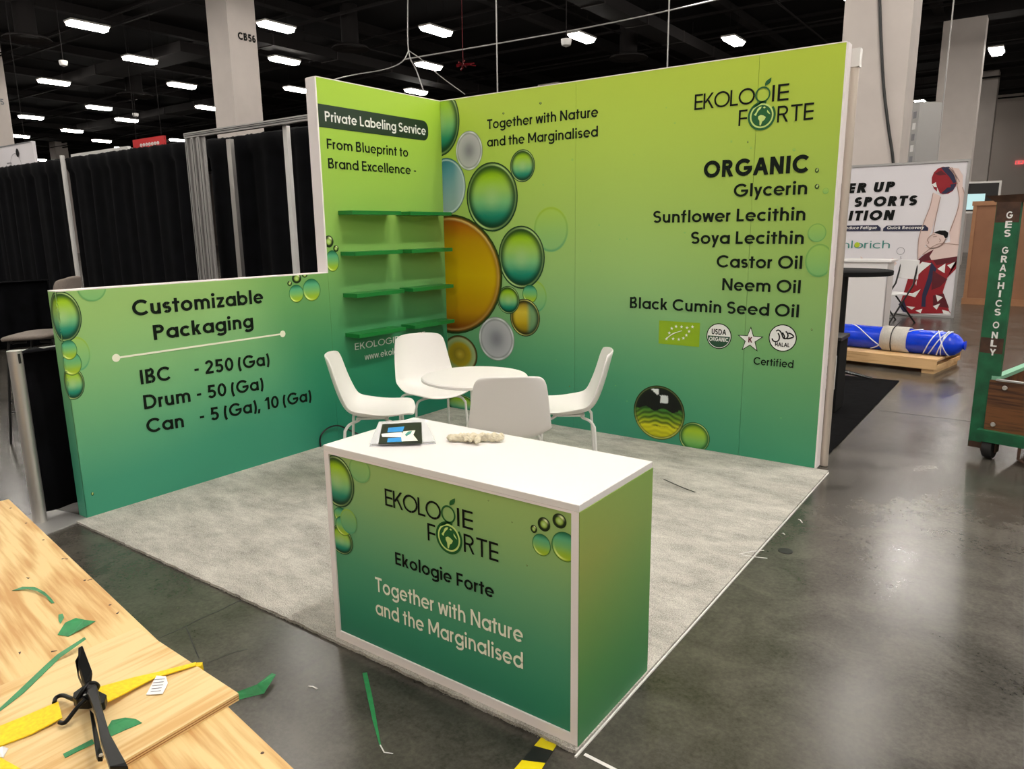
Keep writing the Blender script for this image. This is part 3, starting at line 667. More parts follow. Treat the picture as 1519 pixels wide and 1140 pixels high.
# ------------------------------------------------------------------ booth carpet
def ragged(n, amp): return [random.uniform(-amp, amp) for _ in range(n)]
def carpet_slab(x0, x1, y0, y1, z, m, name, amp=.004, step=.02):
    P = []; n = int((x1-x0)/step); k = int((y1-y0)/step)
    P += [(x0+(x1-x0)*i/n, y0+random.uniform(-amp, amp)) for i in range(n)]
    P += [(x1+random.uniform(-amp*.3, amp*.3), y0+(y1-y0)*i/k) for i in range(k)]
    P += [(x1-(x1-x0)*i/n, y1) for i in range(n)]; P += [(x0, y1-(y1-y0)*i/k) for i in range(k)]
    mb = MB(); mb.prism([(x, y, .0005) for x, y in P], (0, 0, z)); return mb.add(name, m)
cp = thing('booth_carpet', 'light grey carpet square with frayed edges under the booth furniture', 'carpet')
s = carpet_slab(-.0, 3.135, -3.10, .0, .0115, M['carpet'], 'pile'); s.parent = cp
tf = MB()
for i in range(5200):
    if i % 3: x = random.uniform(.03, 3.13); y = -3.10
    else: x = 3.128; y = random.uniform(-3.1, -.05)
    x += random.uniform(-.008, .008); y += random.uniform(-.006, .008)
    d = Vector((random.uniform(-1, 1), random.uniform(-1, .2), random.uniform(.1, 1))).normalized()*random.uniform(.004, .012); s_ = Vector((-d.y, d.x, 0)).normalized()*.0012
    p = Vector((x, y, .005)); tf.poly([p-s_, p+s_, p+d])
o = mesh_obj('frayed_tufts', tf.v, tf.f, M['carpet'], cp); o['kind'] = 'stuff'
# short pile standing all over the carpet
tf = MB()
for i in range(42000):
    u = random.random(); x = random.uniform(.01, 3.12); y = random.uniform(-3.09, -.01)
    d = Vector((random.uniform(-.8, .8), random.uniform(-.8, .8), random.uniform(.4, 1)))*random.uniform(.003, .007); s_ = Vector((-d.y, d.x, 0)).normalized()*.0016
    p = Vector((x, y, .011)); tf.poly([p-s_, p+s_, p+d])
o = mesh_obj('pile_fibres', tf.v, tf.f, M['carpet'], cp); o['kind'] = 'stuff'
MB().box(3.137, 3.143, -3.115, -.02, .0003, .006).add('edge_tape', M['tape_w'], cp, label='thin white tape along the right edge')

# ------------------------------------------------------------------ reception counter
X0, X1, Y0, Y1, CH = 2.062, 3.129, -3.084, -2.611, .7746
ct = thing('reception_counter', 'white framed reception counter with green printed front, in the foreground', 'counter')
zb = .012; fw = .026
MB().box(X0, X1, Y0, Y1, CH-.022, CH).add('worktop', M['white_lam'], ct, bevel=.002)
MB().box(X0, X0+fw, Y0, Y0+.04, zb, CH-.022).add('frame_post', M['white_edge'], ct, bevel=.001)
MB().box(X1-fw, X1-.001, Y0, Y0+.04, zb, CH-.022).add('frame_post', M['white_edge'], ct, bevel=.001)
MB().box(X0+fw, X1-fw, Y0, Y0+.04, zb, zb+.034).add('bottom_rail', M['white_edge'], ct, bevel=.001)
MB().box(X0+fw, X1-fw, Y0+.0005, Y0+.04, CH-.030, CH-.022).add('top_rail', M['white_edge'], ct)
MB().box(X0, X0+.018, Y0+.04, Y1, zb, CH-.022).add('side_panel', M['white_edge'], ct)
MB().box(X0+.018, X1-.018, Y1-.018, Y1, zb, CH-.022).add('back_panel', M['white_edge'], ct)
GF = [(0, L3(48, 132, 104)), (.12, L3(54, 138, 106)), (.3, L3(80, 152, 112)), (.45, L3(114, 170, 118)), (.6, L3(144, 182, 112)), (.75, L3(158, 188, 108))]
GR = [(0, L3(60, 126, 80)), (.2, L3(74, 136, 74)), (.4, L3(112, 150, 74)), (.6, L3(148, 162, 80)), (.75, L3(146, 168, 84))]
SF = Surf((0, Y0+.006, 0), (1, 0, 0), (0, -1, 0), lift=.0006)
bg_f = lambda x, z: ramp(GF, z - .05*(3.1-x)); bg_r = lambda y, z: mix(ramp(GR, z), ramp([(0, L3(46, 126, 76)), (.75, L3(132, 176, 92))], z), sm(y, Y0, Y1)*.5)
panel(SF, X0+fw, X1-fw, zb+.034, CH-.030, bg_f, ct, nx=8, nz=14, name='front_panel')
SR = Surf((X1+.0015, 0, 0), (0, 1, 0), (1, 0, 0))
panel(SR, Y0+.001, Y1, zb, CH-.0215, bg_r, ct, nx=6, nz=14, name='end_panel', th=.018)
lm = (X0+fw+.001, X1-fw-.001, zb+.035, CH-.031)
z7 = lambda x, y: (480+x/3.997, 660+y/3.997)
aF = lambda x, y: aY(x, y, Y0+.006)
for x, y, rx, ry, kd in ((215, 145, 62, 76, 'ghost'), (150, 450, 48, 72, 'faded'), (80, 212, 98, 150, 'green'), (108, 415, 44, 46, 'drop'), (118, 478, 44, 56, 'drop'), (105, 560, 68, 82, 'green'),
                         (1248, 495, 19, 24, 'bead'), (1308, 468, 37, 42, 'bead'), (1400, 448, 42, 44, 'bead'), (1293, 590, 55, 65, 'drop'), (1432, 602, 80, 88, 'drop')):
    cx, cy = z7(x, y); a, b, r1, r2 = px_ell(aF, 0, cx, cy, rx/3.997, ry/3.997); bubble(SF, a, b, r1, r2, kd, ct, bg_f, k=2.2+.6*random.random(), lim=lm)
for x, y, r in ((512, 938, 2.2), (782, 838, 1.2), (760, 774, 1), (725, 742, 1), (836, 770, 1)): a, b, r1, r2 = px_ell(aF, 0, x, y, r, r); bubble(SF, a, b, r1, r2, 'bead', ct, bg_f, k=2.2, lim=lm)
logo(SF, 2.361, .607, .0615, ct)
text(SF, 'Ekologie Forte', 2.396, 2.822, .400, .046, .17, 'ink_black', ct)
text(SF, 'Together with Nature', 2.290, 2.931, .268, .056, .155, 'ink_cream', ct, b1=.283)
text(SF, 'and the Marginalised', 2.285, 2.930, .177, .056, .155, 'ink_cream', ct, b1=.194)

# on the counter: leaflet pack and gloves
zt = CH + .0004
pk = thing('leaflet_pack', 'clear plastic sleeve of white papers on the left of the white counter top', 'leaflets', (0, 0, zt))
q = [aZ(548, 662, zt), aZ(647, 658, zt), aZ(630, 624, zt), aZ(562, 628, zt)]
q = [Vector((p.x, p.y, 0)) for p in q]
def inset(q, k): c = sum(q, Vector())/4; return [c+(p-c)*k for p in q]
MB().prism(inset(q, .93), (0, 0, .006)).add('paper', M['paper'], pk)
MB().prism([p+Vector((0, 0, .0065)) for p in inset(q, .9)], (0, 0, .0015)).add('paper', M['paper'], pk)
MB().prism([p+Vector((0, 0, .0001)) for p in q], (0, 0, .0004)).add('sleeve', M['plastic'], pk)
MB().prism([p+Vector((0, 0, .0085)) for p in inset(q, .99)], (0, 0, .0006)).add('sleeve', M['plastic'], pk)
fl = thing('leaflet', 'black leaflet with blue and pale green arrow print lying on the plastic sleeve', 'leaflet', (0, 0, zt+.0095))
z9 = lambda x, y: (530+x/6.076, 600+y/6.076)
def cp9(x, y, h=.0): p = aZ(*z9(x, y), zt+.0095+h); return Vector((p.x, p.y, h))
MB().prism([cp9(190, 356), cp9(584, 348), cp9(580, 158), cp9(225, 178)], (0, 0, .0012)).add('sheet', M['black'], fl)
for nm, m, pts, hh in (('printed_arrow', 'sky_ink', ((280, 208), (425, 195), (410, 240), (270, 248)), .0015), ('printed_arrow', 'sky_ink', ((275, 302), (420, 290), (410, 332), (268, 338)), .0015), ('printed_arrow', 'ink_white', ((225, 290), (215, 262), (400, 246), (405, 292)), .0018),
                       ('printed_arrow', 'ink_cream', ((415, 240), (525, 230), (505, 270), (548, 325), (400, 330), (395, 270)), .0021)):
    mesh_obj(nm, *(lambda mb: (mb.v, mb.f))(MB().poly([cp9(x, y, hh) for x, y in pts])), M[m], fl)
mesh_obj('printed_arrow', *(lambda mb: (mb.v, mb.f))(MB().poly([cp9(x, y, .0024) for x, y in ((430, 268), (460, 240), (495, 236), (480, 262), (440, 285))])), M['teal_ink'], fl)

def glove(name, label, base, ang, pts_list):
    g = bmesh.new()
    def caps(a, b, r0, r1, n=6):
        for i in range(n+1):
            t = i/n; c = Vector(a)*(1-t)+Vector(b)*t; r = r0*(1-t)+r1*t
            bmesh.ops.create_icosphere(g, subdivisions=2, radius=r, matrix=Matrix.Translation(c + Vector((0, 0, random.uniform(-.002, .003)))))
    for a, b, r0, r1 in pts_list: caps(a, b, r0, r1)
    me = bpy.data.meshes.new(name); g.to_mesh(me); g.free(); me.materials.append(M['glove'])
    o = bpy.data.objects.new(name, me); COL.objects.link(o); o.location = base; o.rotation_euler = (0, 0, ang)
    r = o.modifiers.new('remesh', 'REMESH'); r.mode = 'VOXEL'; r.voxel_size = .003; r.use_smooth_shade = True
    tx = bpy.data.textures.new(name, 'CLOUDS'); tx.noise_scale = .016
    d = o.modifiers.new('crumple', 'DISPLACE'); d.texture = tx; d.strength = .02; d.mid_level = .5
    return tag(o, label, 'glove')
gb = aZ(705, 655, zt)
glove('work_glove', 'cream knitted glove, left one of the crumpled pair on the counter', (gb.x-.028, gb.y-.022, zt+.003), .55, [((-.035, .0, .012), (.02, .01, .014), .013, .016), ((-.06, .02, .010), (-.035, 0, .012), .010, .013), ((-.055, -.012, .010), (-.03, 0, .012), .009, .012), ((.02, .01, .016), (.045, -.018, .010), .012, .008), ((.02, .02, .016), (.055, .012, .014), .011, .008), ((-.01, 0, .018), (.02, -.028, .010), .011, .008)])
glove('work_glove', 'cream knitted glove, right one of the crumpled pair on the counter', (gb.x+.030, gb.y+.020, zt+.004), .75, [((-.03, .0, .016), (.03, .0, .013), .013, .013), ((.03, 0, .012), (.06, .012, .010), .012, .011), ((.03, -.01, .011), (.058, -.016, .009), .011, .009), ((-.03, .0, .018), (-.06, -.02, .012), .011, .008), ((-.02, -.01, .018), (-.035, -.04, .010), .010, .008), ((0, .01, .015), (-.02, .032, .010), .010, .008)])

# ------------------------------------------------------------------ table and chairs
TC = aZ(704, 557, .73)
tb = thing('round_table', 'small round white pedestal table among the four white chairs', 'table', (TC.x, TC.y, .012))
MB().lathe([(0.02, .694), (.28, .694), (.296, .700), (.296, .712), (.29, .718), (0.02, .718)], 64).add('tabletop', M['shell'], tb, smooth=True)
MB().lathe([(.03, .02), (.026, .05), (.026, .66), (.06, .675), (.10, .694)], 24).add('pedestal', M['white_metal'], tb, smooth=True)
MB().lathe([(.02, 0), (.155, 0), (.16, .004), (.15, .012), (.05, .022), (.03, .03)], 48).add('base', M['white_metal'], tb, smooth=True)
def shell_mesh():
    prof = [(-.265, .812, .150), (-.262, .80, .168), (-.252, .765, .182), (-.238, .71, .192), (-.222, .65, .199), (-.204, .59, .206), (-.183, .53, .212), (-.155, .48, .217), (-.112, .449, .222), (-.055, .437, .225), (.01, .434, .228), (.08, .438, .228), (.15, .447, .222), (.205, .453, .205), (.235, .448, .180), (.243, .440, .155)]
    V = []; F = []; N = 14
    for i, (x, z, hw) in enumerate(prof):
        s_ = i/(len(prof)-1); back_ = 1-sm(s_, .35, .62); mid = math.exp(-((s_-.55)/.18)**2)
        for j in range(N+1):
            u = -1+2*j/N; e = abs(u)**2.4
            xx = x + back_*e*.045 + mid*e*.012; zz = z + (1-back_)*e*.028 + mid*e*.035
            if i < 2: zz -= abs(u)**4*.012
            if i > 13: xx -= abs(u)**4*.012
            V.append((xx, u*hw, zz))
    for i in range(len(prof)-1):
        for j in range(N): q = i*(N+1)+j; F.append((q, q+1, q+N+2, q+N+1))
    return V, F
SHV, SHF = shell_mesh()
def make_chair(label, loc, rz):
    t = thing('shell_chair', label, 'chair', (*loc, .012), rz, 'white shell chairs around the round table')
    o = mesh_obj('seat_shell', SHV, SHF, M['shell'], t, smooth=True)
    m = o.modifiers.new('s', 'SOLIDIFY'); m.thickness = .010; m.offset = 0
    m = o.modifiers.new('b', 'SUBSURF'); m.levels = 2; m.render_levels = 2
    for sx in (-1, 1):
        for sy in (-1, 1):
            top = (sx*.06 + (.01 if sx > 0 else -.02), sy*.05, .418)
            pts = [top, (sx*.09, sy*.10, .417), (sx*.125, sy*.150, .412), (sx*.148, sy*.172, .385), (sx*.155, sy*.178, .34), (sx*.178, sy*.19, .0)]
            MB().tube(crom(pts, 5), .0085, 8).add('leg', M['white_metal'], t, smooth=True)
    MB().box(-.10, .09, -.07, .07, .417, .428).add('seat_plate', M['white_metal'], t)
    return t
def faceang(dx, dy): return math.atan2(dy, dx)
def chair_at(label, top_px, fdir, extra=(0, 0)):
    p = aZ(*top_px, .822); d = Vector(fdir).normalized(); c = Vector((p.x, p.y))+Vector((d.x, d.y))*.262 + Vector(extra)
    return make_chair(label, (c.x, c.y), math.atan2(d.y, d.x))
chair_at('white shell chair at the left of the round table, seen from its side, facing right', (484, 524), (.77, .64))
chair_at('white shell chair behind the round table facing the camera, in front of the shelves', (618, 494), (.90, -.45))
chair_at('white shell chair nearest the counter, showing its back', (757, 559), (-.62, .78))
chair_at('white shell chair at the right of the round table, facing left', (908, 518), (-.84, -.54))

# cable lying at the low wall
mb = MB(); mb.tube(crom([aX(476, 664, .006), aX(475, 650, .012), aX(480, 640, .02), aX(490, 633, .02), aX(502, 631, .02), aX(515, 636, .03), (0.10, -1.1, .02)], 6), .006, 8)
tag(mb.add('power_cable', M['black'], None, smooth=True), 'black cable looping up against the low green wall behind the counter', 'cable')

# ------------------------------------------------------------------ debris and tape on the floor
def strip(name, m, pts, wd, label, cat, z=.0016, th=.0006, group=None):
    """flat ribbon through floor points"""
    P = [Vector((p[0], p[1], z + (p[2] if len(p) > 2 else 0))) for p in pts]; mb = MB(); n = len(P)
    for i, p in enumerate(P):
        d = (P[min(i+1, n-1)]-P[max(i-1, 0)]); s_ = Vector((-d.y, d.x, 0)).normalized()*(wd[i] if isinstance(wd, (list, tuple)) else wd)/2
        mb.v += [p-s_, p+s_, p+s_+Vector((0, 0, th)), p-s_+Vector((0, 0, th))]
    for i in range(n-1):
        a = i*4; b = a+4
        for k in range(4): mb.f.append((a+k, a+(k+1) % 4, b+(k+1) % 4, b+k))
    mb.f += [(0, 1, 2, 3), tuple(n*4-4+k for k in (3, 2, 1, 0))]
    return tag(mb.add(name, m), label, cat, group)
def zxy(x, y, z=0.0): p = aZ(x, y, z); return (p.x, p.y)
strip('tape_strip', M['tape_g'], [zxy(541, 998), zxy(549, 1035), zxy(556, 1070), zxy(564, 1105)], [.016, .016, .012, .005], 'thin green tape strip on the concrete in front of the counter', 'tape')
strip('thread', M['tape_w'], [zxy(564, 1105), zxy(570, 1116), zxy(583, 1118)], .004, 'pale thread end curling off the green tape before the counter', 'thread')
mb = MB(); mb.prism([(*zxy(342, 1038), .02), (*zxy(382, 1027), .03), (*zxy(404, 1006), .02), (*zxy(410, 1008), .02), (*zxy(392, 1032), .01), (*zxy(350, 1040), .004)], (0, 0, .0015))
tag(mb.add('tape_scrap', M['tape_g']), 'green tape scrap on the floor by the corner of the plywood', 'tape')
hz = thing('hazard_tape', 'yellow and black hazard tape on the floor at the foot of the counter', 'tape')
qa = [Vector((*zxy(x, y), .0012)) for x, y in ((801, 1096), (826, 1104), (798, 1150), (755, 1150))]
def quadpart(t0, t1, m, nm): MB().prism([qa[0].lerp(qa[3], t0), qa[1].lerp(qa[2], t0+.02), qa[1].lerp(qa[2], t1+.02), qa[0].lerp(qa[3], t1)], (0, 0, .0006)).add(nm, m, hz)
quadpart(-.05, .20, M['tape_y'], 'yellow_stripe'); quadpart(.20, .60, M['black'], 'black_stripe'); quadpart(.60, 1, M['tape_y'], 'yellow_stripe')
strip('floor_tape', M['tape_w'], [(3.155, -3.088), (3.6, -3.11)], .012, 'white floor tape line running right from the carpet corner', 'tape')
strip('zip_tie', M['black'], [zxy(985, 712, .013), zxy(1005, 721, .013), zxy(1017, 726, .013), zxy(1031, 731, .013)], .007, 'black cable tie lying on the carpet right of the counter', 'cable tie', z=.0185, th=.002)
for a, b, c in (((1096, 823), (1115, 819), (1133, 820)), ((1100, 824), (1120, 827), (1138, 832)),):
    strip('thread', M['tape_w'], [zxy(*a, .01), zxy(*b, .01), zxy(*c)], .005, 'pale carpet thread hanging over the right carpet edge, ' + ('upper' if b[1] < 825 else 'lower') + ' of two', 'thread', z=.014, th=.0015)
for i, (x, y, x2, y2, lb) in enumerate(((1184, 770, 1190, 775, 'white scrap on the concrete right of the carpet, nearer the wall'), (1160, 791, 1164, 793, 'white scrap on the concrete right of the carpet, by the round stain'), (457, 1018, 471, 1022, 'pale thread on the concrete left of the counter'))):
    strip('thread', M['tape_w'], [zxy(x, y), zxy((x+x2)/2, (y+y2)/2-1.5), zxy(x2, y2)], .006, lb, 'thread')
tag(MB().lathe([(.001, 0.0004), (.034, .0004), (.034, .002), (.03, .003), (.001, .003)], 24, aZ(1165, 817)).add('floor_plug', mat('dark_plug', (.01, .01, .009), .5)), 'small round dark plug in the concrete right of the carpet', 'floor plug')
# saw cuts and cracks as thin recessed-looking filler lines on the floor
fl_ = bpy.data.objects['floor']
M['joint'] = mat('joint_filler', (.022, .021, .019), .6)
def crack(pts, wd):
    o = strip('joint', M['joint'], pts, wd, 'x', 'y', z=.0002, th=.0003); del o['label']; del o['category']; o.parent = fl_
crack([zxy(238, 945), zxy(268, 932), zxy(300, 916), zxy(330, 903), zxy(357, 889)], .006)
crack([zxy(276, 928), zxy(285, 952), zxy(295, 976)], .005)
crack([zxy(310, 982), zxy(345, 968), zxy(368, 962)], .004)
crack([(1.49, -3.12), (1.49, 0.0)], .006)
for y in (1.9, 6.2, 14.5): crack([(3.1, y), (30, y)], .012)
for x in (4.9, 10.9): crack([(x, -3), (x, 40)], .012)
crack([(3.2, -9), (4.9, -3), (4.9, 2)], .008)

# ------------------------------------------------------------------ plywood crate in the left foreground
ZC = .5
u1 = Vector((.99, -.143, 0)).normalized(); u2 = Vector((-.143, -.99, 0)).normalized(); P0 = Vector((.857, -3.677, 0))
cr = thing('plywood_crate', 'large plywood crate filling the lower left corner', 'crate', P0, math.atan2(u1.y, u1.x))
# local frame: x along the long edge, -y towards the camera's left
MB().box(0, 3.2, -1.35, 0, ZC-.018, ZC).add('lid', M['ply'], cr)
MB().box(0.01, 3.19, -1.34, -.012, .09, ZC-.018).add('body', M['ply2'], cr)
for x in (.15, 1.5, 2.9): MB().box(x, x+.09, -1.33, -.02, 0, .09).add('skid', M['pallet'], cr)
for k in range(14):
    x = .12+k*.22; MB().lathe([(.001, ZC), (.004, ZC), (.003, ZC+.001), (.001, ZC+.001)], 8, (x, -.02, 0)).add('nail', M['rust'], cr)
ZS = ZC+.018
C1 = aZ(960/2.714, 720+835/2.714, ZS); C2 = aZ(555/2.714, 720+570/2.714, ZS); C3 = aZ(500/2.714, 720+1105/2.714, ZS); C4 = aZ(0, 720+805/2.714, ZS)
d12 = (C2-C1); d13 = (C3-C1).normalized(); d24 = (C4-C2).normalized()
q = [C1, C2, C2+d24*1.0, C1+d13*1.0]
sh = thing('plywood_sheet', 'loose plywood sheet lying skewed on top of the crate, under the yellow strap', 'plywood', (0, 0, 0))
MB().prism([Vector((p.x, p.y, ZC+.0005)) for p in q], (0, 0, .0175)).add('face_veneer', M['ply2'], sh)
mb = MB(); e0, e1 = C1, C1+d13*1.0; nrm = Vector((d12.y, -d12.x, 0)).normalized()
for zz in (.005, .0105):
    o_ = -d12.normalized()*.0006
    mb.prism([Vector((p.x, p.y, ZC+zz))+o_*(1) for p in (e0, e1)] + [Vector((p.x, p.y, ZC+zz+.0022))+o_ for p in (e1, e0)], d12.normalized()*.002)
mb.add('edge_ply', mat('ply_edge_brown', L3(150, 105, 60), .7), sh)
# yellow strap
stp = thing('ratchet_strap', 'yellow webbing strap with black ratchet across the plywood', 'strap')
def webbing(name, pts, m=None):
    """pts: list of (px,py of upper edge, px,py of lower edge, z)"""
    mb = MB(); A = [aZ(a, b, z) for a, b, c, d, z in pts]; B = [aZ(c, d, z2) for (a, b, c, d, z), z2 in zip(pts, [p[4] for p in pts])]
    n = len(A); up = Vector((0, 0, .0025))
    for a, b in zip(A, B): mb.v += [a, b, b+up, a+up]
    for i in range(n-1):
        k = i*4
        for j in range(4): mb.f.append((k+j, k+(j+1) % 4, k+4+(j+1) % 4, k+4+j))
    mb.f += [(0, 1, 2, 3), (n*4-1, n*4-2, n*4-3, n*4-4)]
    return mb.add(name, m or M['strap'], stp)
zq = lambda x, y: (x/6.0, 950+y/6.0)
zs = ZS+.001
webbing('webbing', [(*zq(-260, 860), *zq(-260, 1050), zs), (*zq(0, 765), *zq(0, 945), zs), (*zq(260, 660), *zq(280, 835), zs+.002), (*zq(520, 548), *zq(556, 690), zs+.006)])
s_ = 2.714; zr = lambda x, y: (x/s_, 720+y/s_)
webbing('webbing', [(*zq(855, 425), *zq(955, 550), zs+.02), (*zq(1000, 385), *zq(1060, 500), zs+.012), (*zq(1200, 330), *zq(1210, 420), zs+.007), (*zq(1400, 285), *zq(1380, 335), zs+.004), (*zr(790, 713), *zr(788, 726), zs+.001), ])
eA = aZ(*zr(790, 713), zs+.001); eB = aZ(*zr(785, 728), zs+.001)
mb = MB(); mb.prism([eA, eB, eB+Vector((.0, .012, -.006)), Vector((eB.x, eB.y+.014, .02)), Vector((eA.x+.02, eA.y+.016, .02)), eA+Vector((0, .014, -.006))], (0, .002, 0)); mb.add('webbing', M['strap'], stp)
mb = MB(); mb.prism([aZ(*zq(0, 1045), zs), aZ(*zq(190, 1150), zs), aZ(*zq(-10, 1170), zs)], (0, 0, .003)); mb.add('webbing', M['strap'], stp)
# care label on the strap
mb = MB(); mb.prism([aZ(*zr(588, 842), zs+.001), aZ(*zr(655, 838), zs+.002), aZ(*zr(676, 795), zs+.004), aZ(*zr(668, 768), zs+.006), aZ(*zr(630, 765), zs+.006)], (0, 0, .0008)); mb.add('care_tag', M['paper'], stp, label='white printed care tag')
mb = MB()
for k in range(5):
    a_ = aZ(*zr(606+k*3, 830-k*12), zs+.0035+.0009*k); b_ = aZ(*zr(646+k*4, 826-k*12), zs+.0035+.0009*k); mb.prism([a_, b_, b_+Vector((-.001, .002, 0)), a_+Vector((-.001, .002, 0))], (0, 0, .0003))
mb.add('tag_print', M['grey_ink'], stp)
mb = MB(); mb.prism([aZ(*zq(-20, 1030), zs), aZ(*zq(30, 1040), zs), aZ(*zq(75, 960), zs+.01), aZ(*zq(20, 940), zs+.01), aZ(*zq(-20, 960), zs+.01)], (0, 0, .001)); mb.add('care_tag', M['paper'], stp, label='white tag at the left end')
# ratchet: drum, two cheek plates with handle, and two open hooks
rt = thing('ratchet', 'glossy black ratchet buckle with long handle joining the yellow straps', 'ratchet')
def qz(x, y, z): return aZ(*zq(x, y), z)
def plate(pxs, z, name, th=.006, par=rt, bevel=.0015):
    pts = [qz(x, y, z if not isinstance(z, (list, tuple)) else z[i]) for i, (x, y) in enumerate(pxs)]
    return MB().prism(pts, (0, 0, th)).add(name, M['ratchet'], par, bevel=bevel)
# handle: two long side plates rising towards the camera, bridged by a grip
plate([(700, 95), (740, 75), (825, 300), (815, 375), (760, 425), (735, 400), (700, 250)], [.615, .615, .575, .56, .555, .555, .585], 'handle_tip', .010)
plate([(672, 200), (700, 150), (706, 320), (742, 410), (735, 420), (695, 330)], [.60, .605, .57, .555, .55, .565], 'release_pawl', .006)
plate([(800, 400), (870, 450), (915, 640), (985, 880), (1130, 1140), (1150, 1180), (985, 1180), (900, 930), (860, 700), (775, 480)], [.565, .56, .57, .585, .60, .60, .60, .585, .57, .56], 'handle', .014)
plate([(800, 640), (838, 680), (905, 980), (925, 1040), (915, 1075), (872, 1078), (858, 1050)], [.53, .53, .535, .54, .54, .54, .54], 'handle_side', .010)
plate([(880, 505), (960, 545), (940, 610), (905, 630), (870, 560)], .545, 'drum_cap', .018)
plate([(665, 540), (760, 470), (860, 440), (880, 580), (790, 610), (690, 608), (660, 580)], .535, 'drum', .022)
MB().tube(crom([qz(482, 552, .527), qz(500, 505, .530), qz(560, 486, .534), qz(640, 515, .540), qz(700, 530, .550), qz(752, 515, .560)], 6), .0045, 10).add('hook', M['ratchet'], rt, smooth=True)
MB().tube(crom([qz(530, 725, .527), qz(565, 732, .530), qz(600, 705, .535), qz(650, 640, .545), qz(700, 580, .555), qz(760, 520, .562)], 6), .0045, 10).add('hook', M['ratchet'], rt, smooth=True)
MB().tube(crom([qz(690, 515, .555), qz(740, 440, .57), qz(790, 385, .575), qz(840, 378, .575), qz(870, 402, .565), qz(860, 430, .555)], 6), .005, 10).add('hook', M['ratchet'], rt, smooth=True)
for x, y in ((985, 957), (900, 1020), (755, 490)): p = qz(x, y, .60 if x > 950 else .555); MB().lathe([(.001, 0), (.004, 0), (.003, .003), (.001, .003)], 12, p).add('rivet', M['steel'], rt)
# green tape scraps on the ply
def scrap(pts, z, label, hs=None):
    q_ = [aZ(x, y, z+(hs[i] if hs else 0)) for i, (x, y) in enumerate(pts)]
    tag(MB().prism(q_, (0, 0, .0008)).add('tape_scrap', M['tape_g']), label, 'tape')
z8 = lambda pts: [(x/2.714, 720+y/2.714) for x, y in pts]
scrap(z8([(48, 423), (90, 407), (140, 408), (180, 428), (205, 452), (220, 472), (207, 474), (185, 446), (150, 424), (110, 416)]), ZC+.001, 'thin curved green tape scrap near the far edge of the plywood', [0, .004, .01, .01, .004, 0, 0, .004, .008, .004])
scrap(z8([(232, 600), (262, 552), (305, 533), (340, 540), (385, 546), (335, 572), (275, 607)]), ZC+.001, 'crumpled green tape piece on the plywood above the ratchet', [0, .012, .016, .012, 0, .006, 0])
scrap(z8([(-30, 930), (0, 895), (80, 820), (180, 725), (230, 680), (340, 610), (347, 618), (245, 690), (195, 738), (95, 835), (0, 908), (-30, 945)]), ZS+.001, 'long thin green tape strip running across the plywood left of the ratchet')
scrap(z8([(254, 1080), (330, 1042), (372, 1020), (380, 1038), (320, 1066), (262, 1096)]), ZS+.001, 'green tape tail left of the ratchet handle')
scrap(z8([(432, 975), (450, 945), (505, 934), (548, 940), (572, 955), (500, 985), (440, 1012)]), ZS+.001, 'leaf shaped green tape piece right of the ratchet handle', [.002, .004, .006, .004, 0, 0, 0])
scrap(z8([(235, 520), (252, 515), (258, 530), (244, 556), (236, 545)]), ZC+.001, 'tiny dark scrap beside the crumpled green tape')
for k, (x, y) in enumerate(((105, 370), (352, 382), (80, 680), (230, 664), (480, 506), (258, 294))):
    p = aZ(x/2.714, 720+y/2.714, ZC+.001); a_ = k*1.3
    tag(MB().prism([p, p+Vector((cos(a_), sin(a_), 0))*.014, p+Vector((cos(a_+.4), sin(a_+.4), 0))*.013], (0, 0, .001)).add('wood_splinter', M['rust']), 'tiny dark splinter on the plywood lid', 'splinter', 'splinters on the plywood')

# ------------------------------------------------------------------ post, side drape and stool at the left
ps = thing('stanchion_post', 'short aluminium upright on a steel plate by the end of the low wall', 'post', (-.172, -3.209, 0), .2)
MB().box(-.16, .20, -.14, .15, 0, .008).add('base_plate', M['steel_dull'], ps, bevel=.002)
MB().tube([(0, 0, .008), (0, 0, .945)], .034, 20).add('pole', M['steel'], ps, smooth=True)
MB().box(.028, .036, -.006, .006, .88, .93).add('slot', M['black'], ps)
def drape(name, x0, y0, x1, y1, z0, z1, label, cat='drape', amp=.035, freq=9, head=.14, mm='drape', phase=0, group=None):
    L = math.hypot(x1-x0, y1-y0); n = int(L*26)+2; ux, uy = (x1-x0)/L, (y1-y0)/L; V = []; F = []; Zs = [z0, z0+(z1-z0)*.3, z0+(z1-z0)*.6, z1-head*1.4, z1-head, z1-head*.5, z1-.02, z1, z1-.01]
    for i in range(n+1):
        t = i/n*L
        for k, z in enumerate(Zs):
            f = 1.0 if k < 3 else (.7 if k == 3 else .35)
            d = (sin(t*freq*2+phase+1.3*sin(t*2.1))*.6 + sin(t*freq*3.7+phase)*.4)*amp*f + (.025 if 4 <= k < 7 else 0)*(-1)
            if k == 8: d += .05
            zz = z + (random.uniform(-.006, .008) if k in (6, 7) else 0)
            V.append((x0+ux*t+uy*d, y0+uy*t-ux*d*-1, zz))
    m = len(Zs)
    for i in range(n):
        for k in range(m-1): q = i*m+k; F.append((q, q+m, q+m+1, q+1))
    o = mesh_obj(name, V, F, M[mm], None, smooth=True); md = o.modifiers.new('s', 'SOLIDIFY'); md.thickness = .006
    return tag(o, label, cat, group)
drape('side_drape', -.24, -3.16, -.24, -.35, .03, .93, 'short black drape hanging from the aluminium upright behind the low wall', amp=.018)
tag(MB().tube([(-.24, -3.16, .925), (-.24, -.3, .925)], .012, 8).add('drape_rail', M['steel_dull']), 'thin rail carrying the short black drape behind the low wall', 'rail')

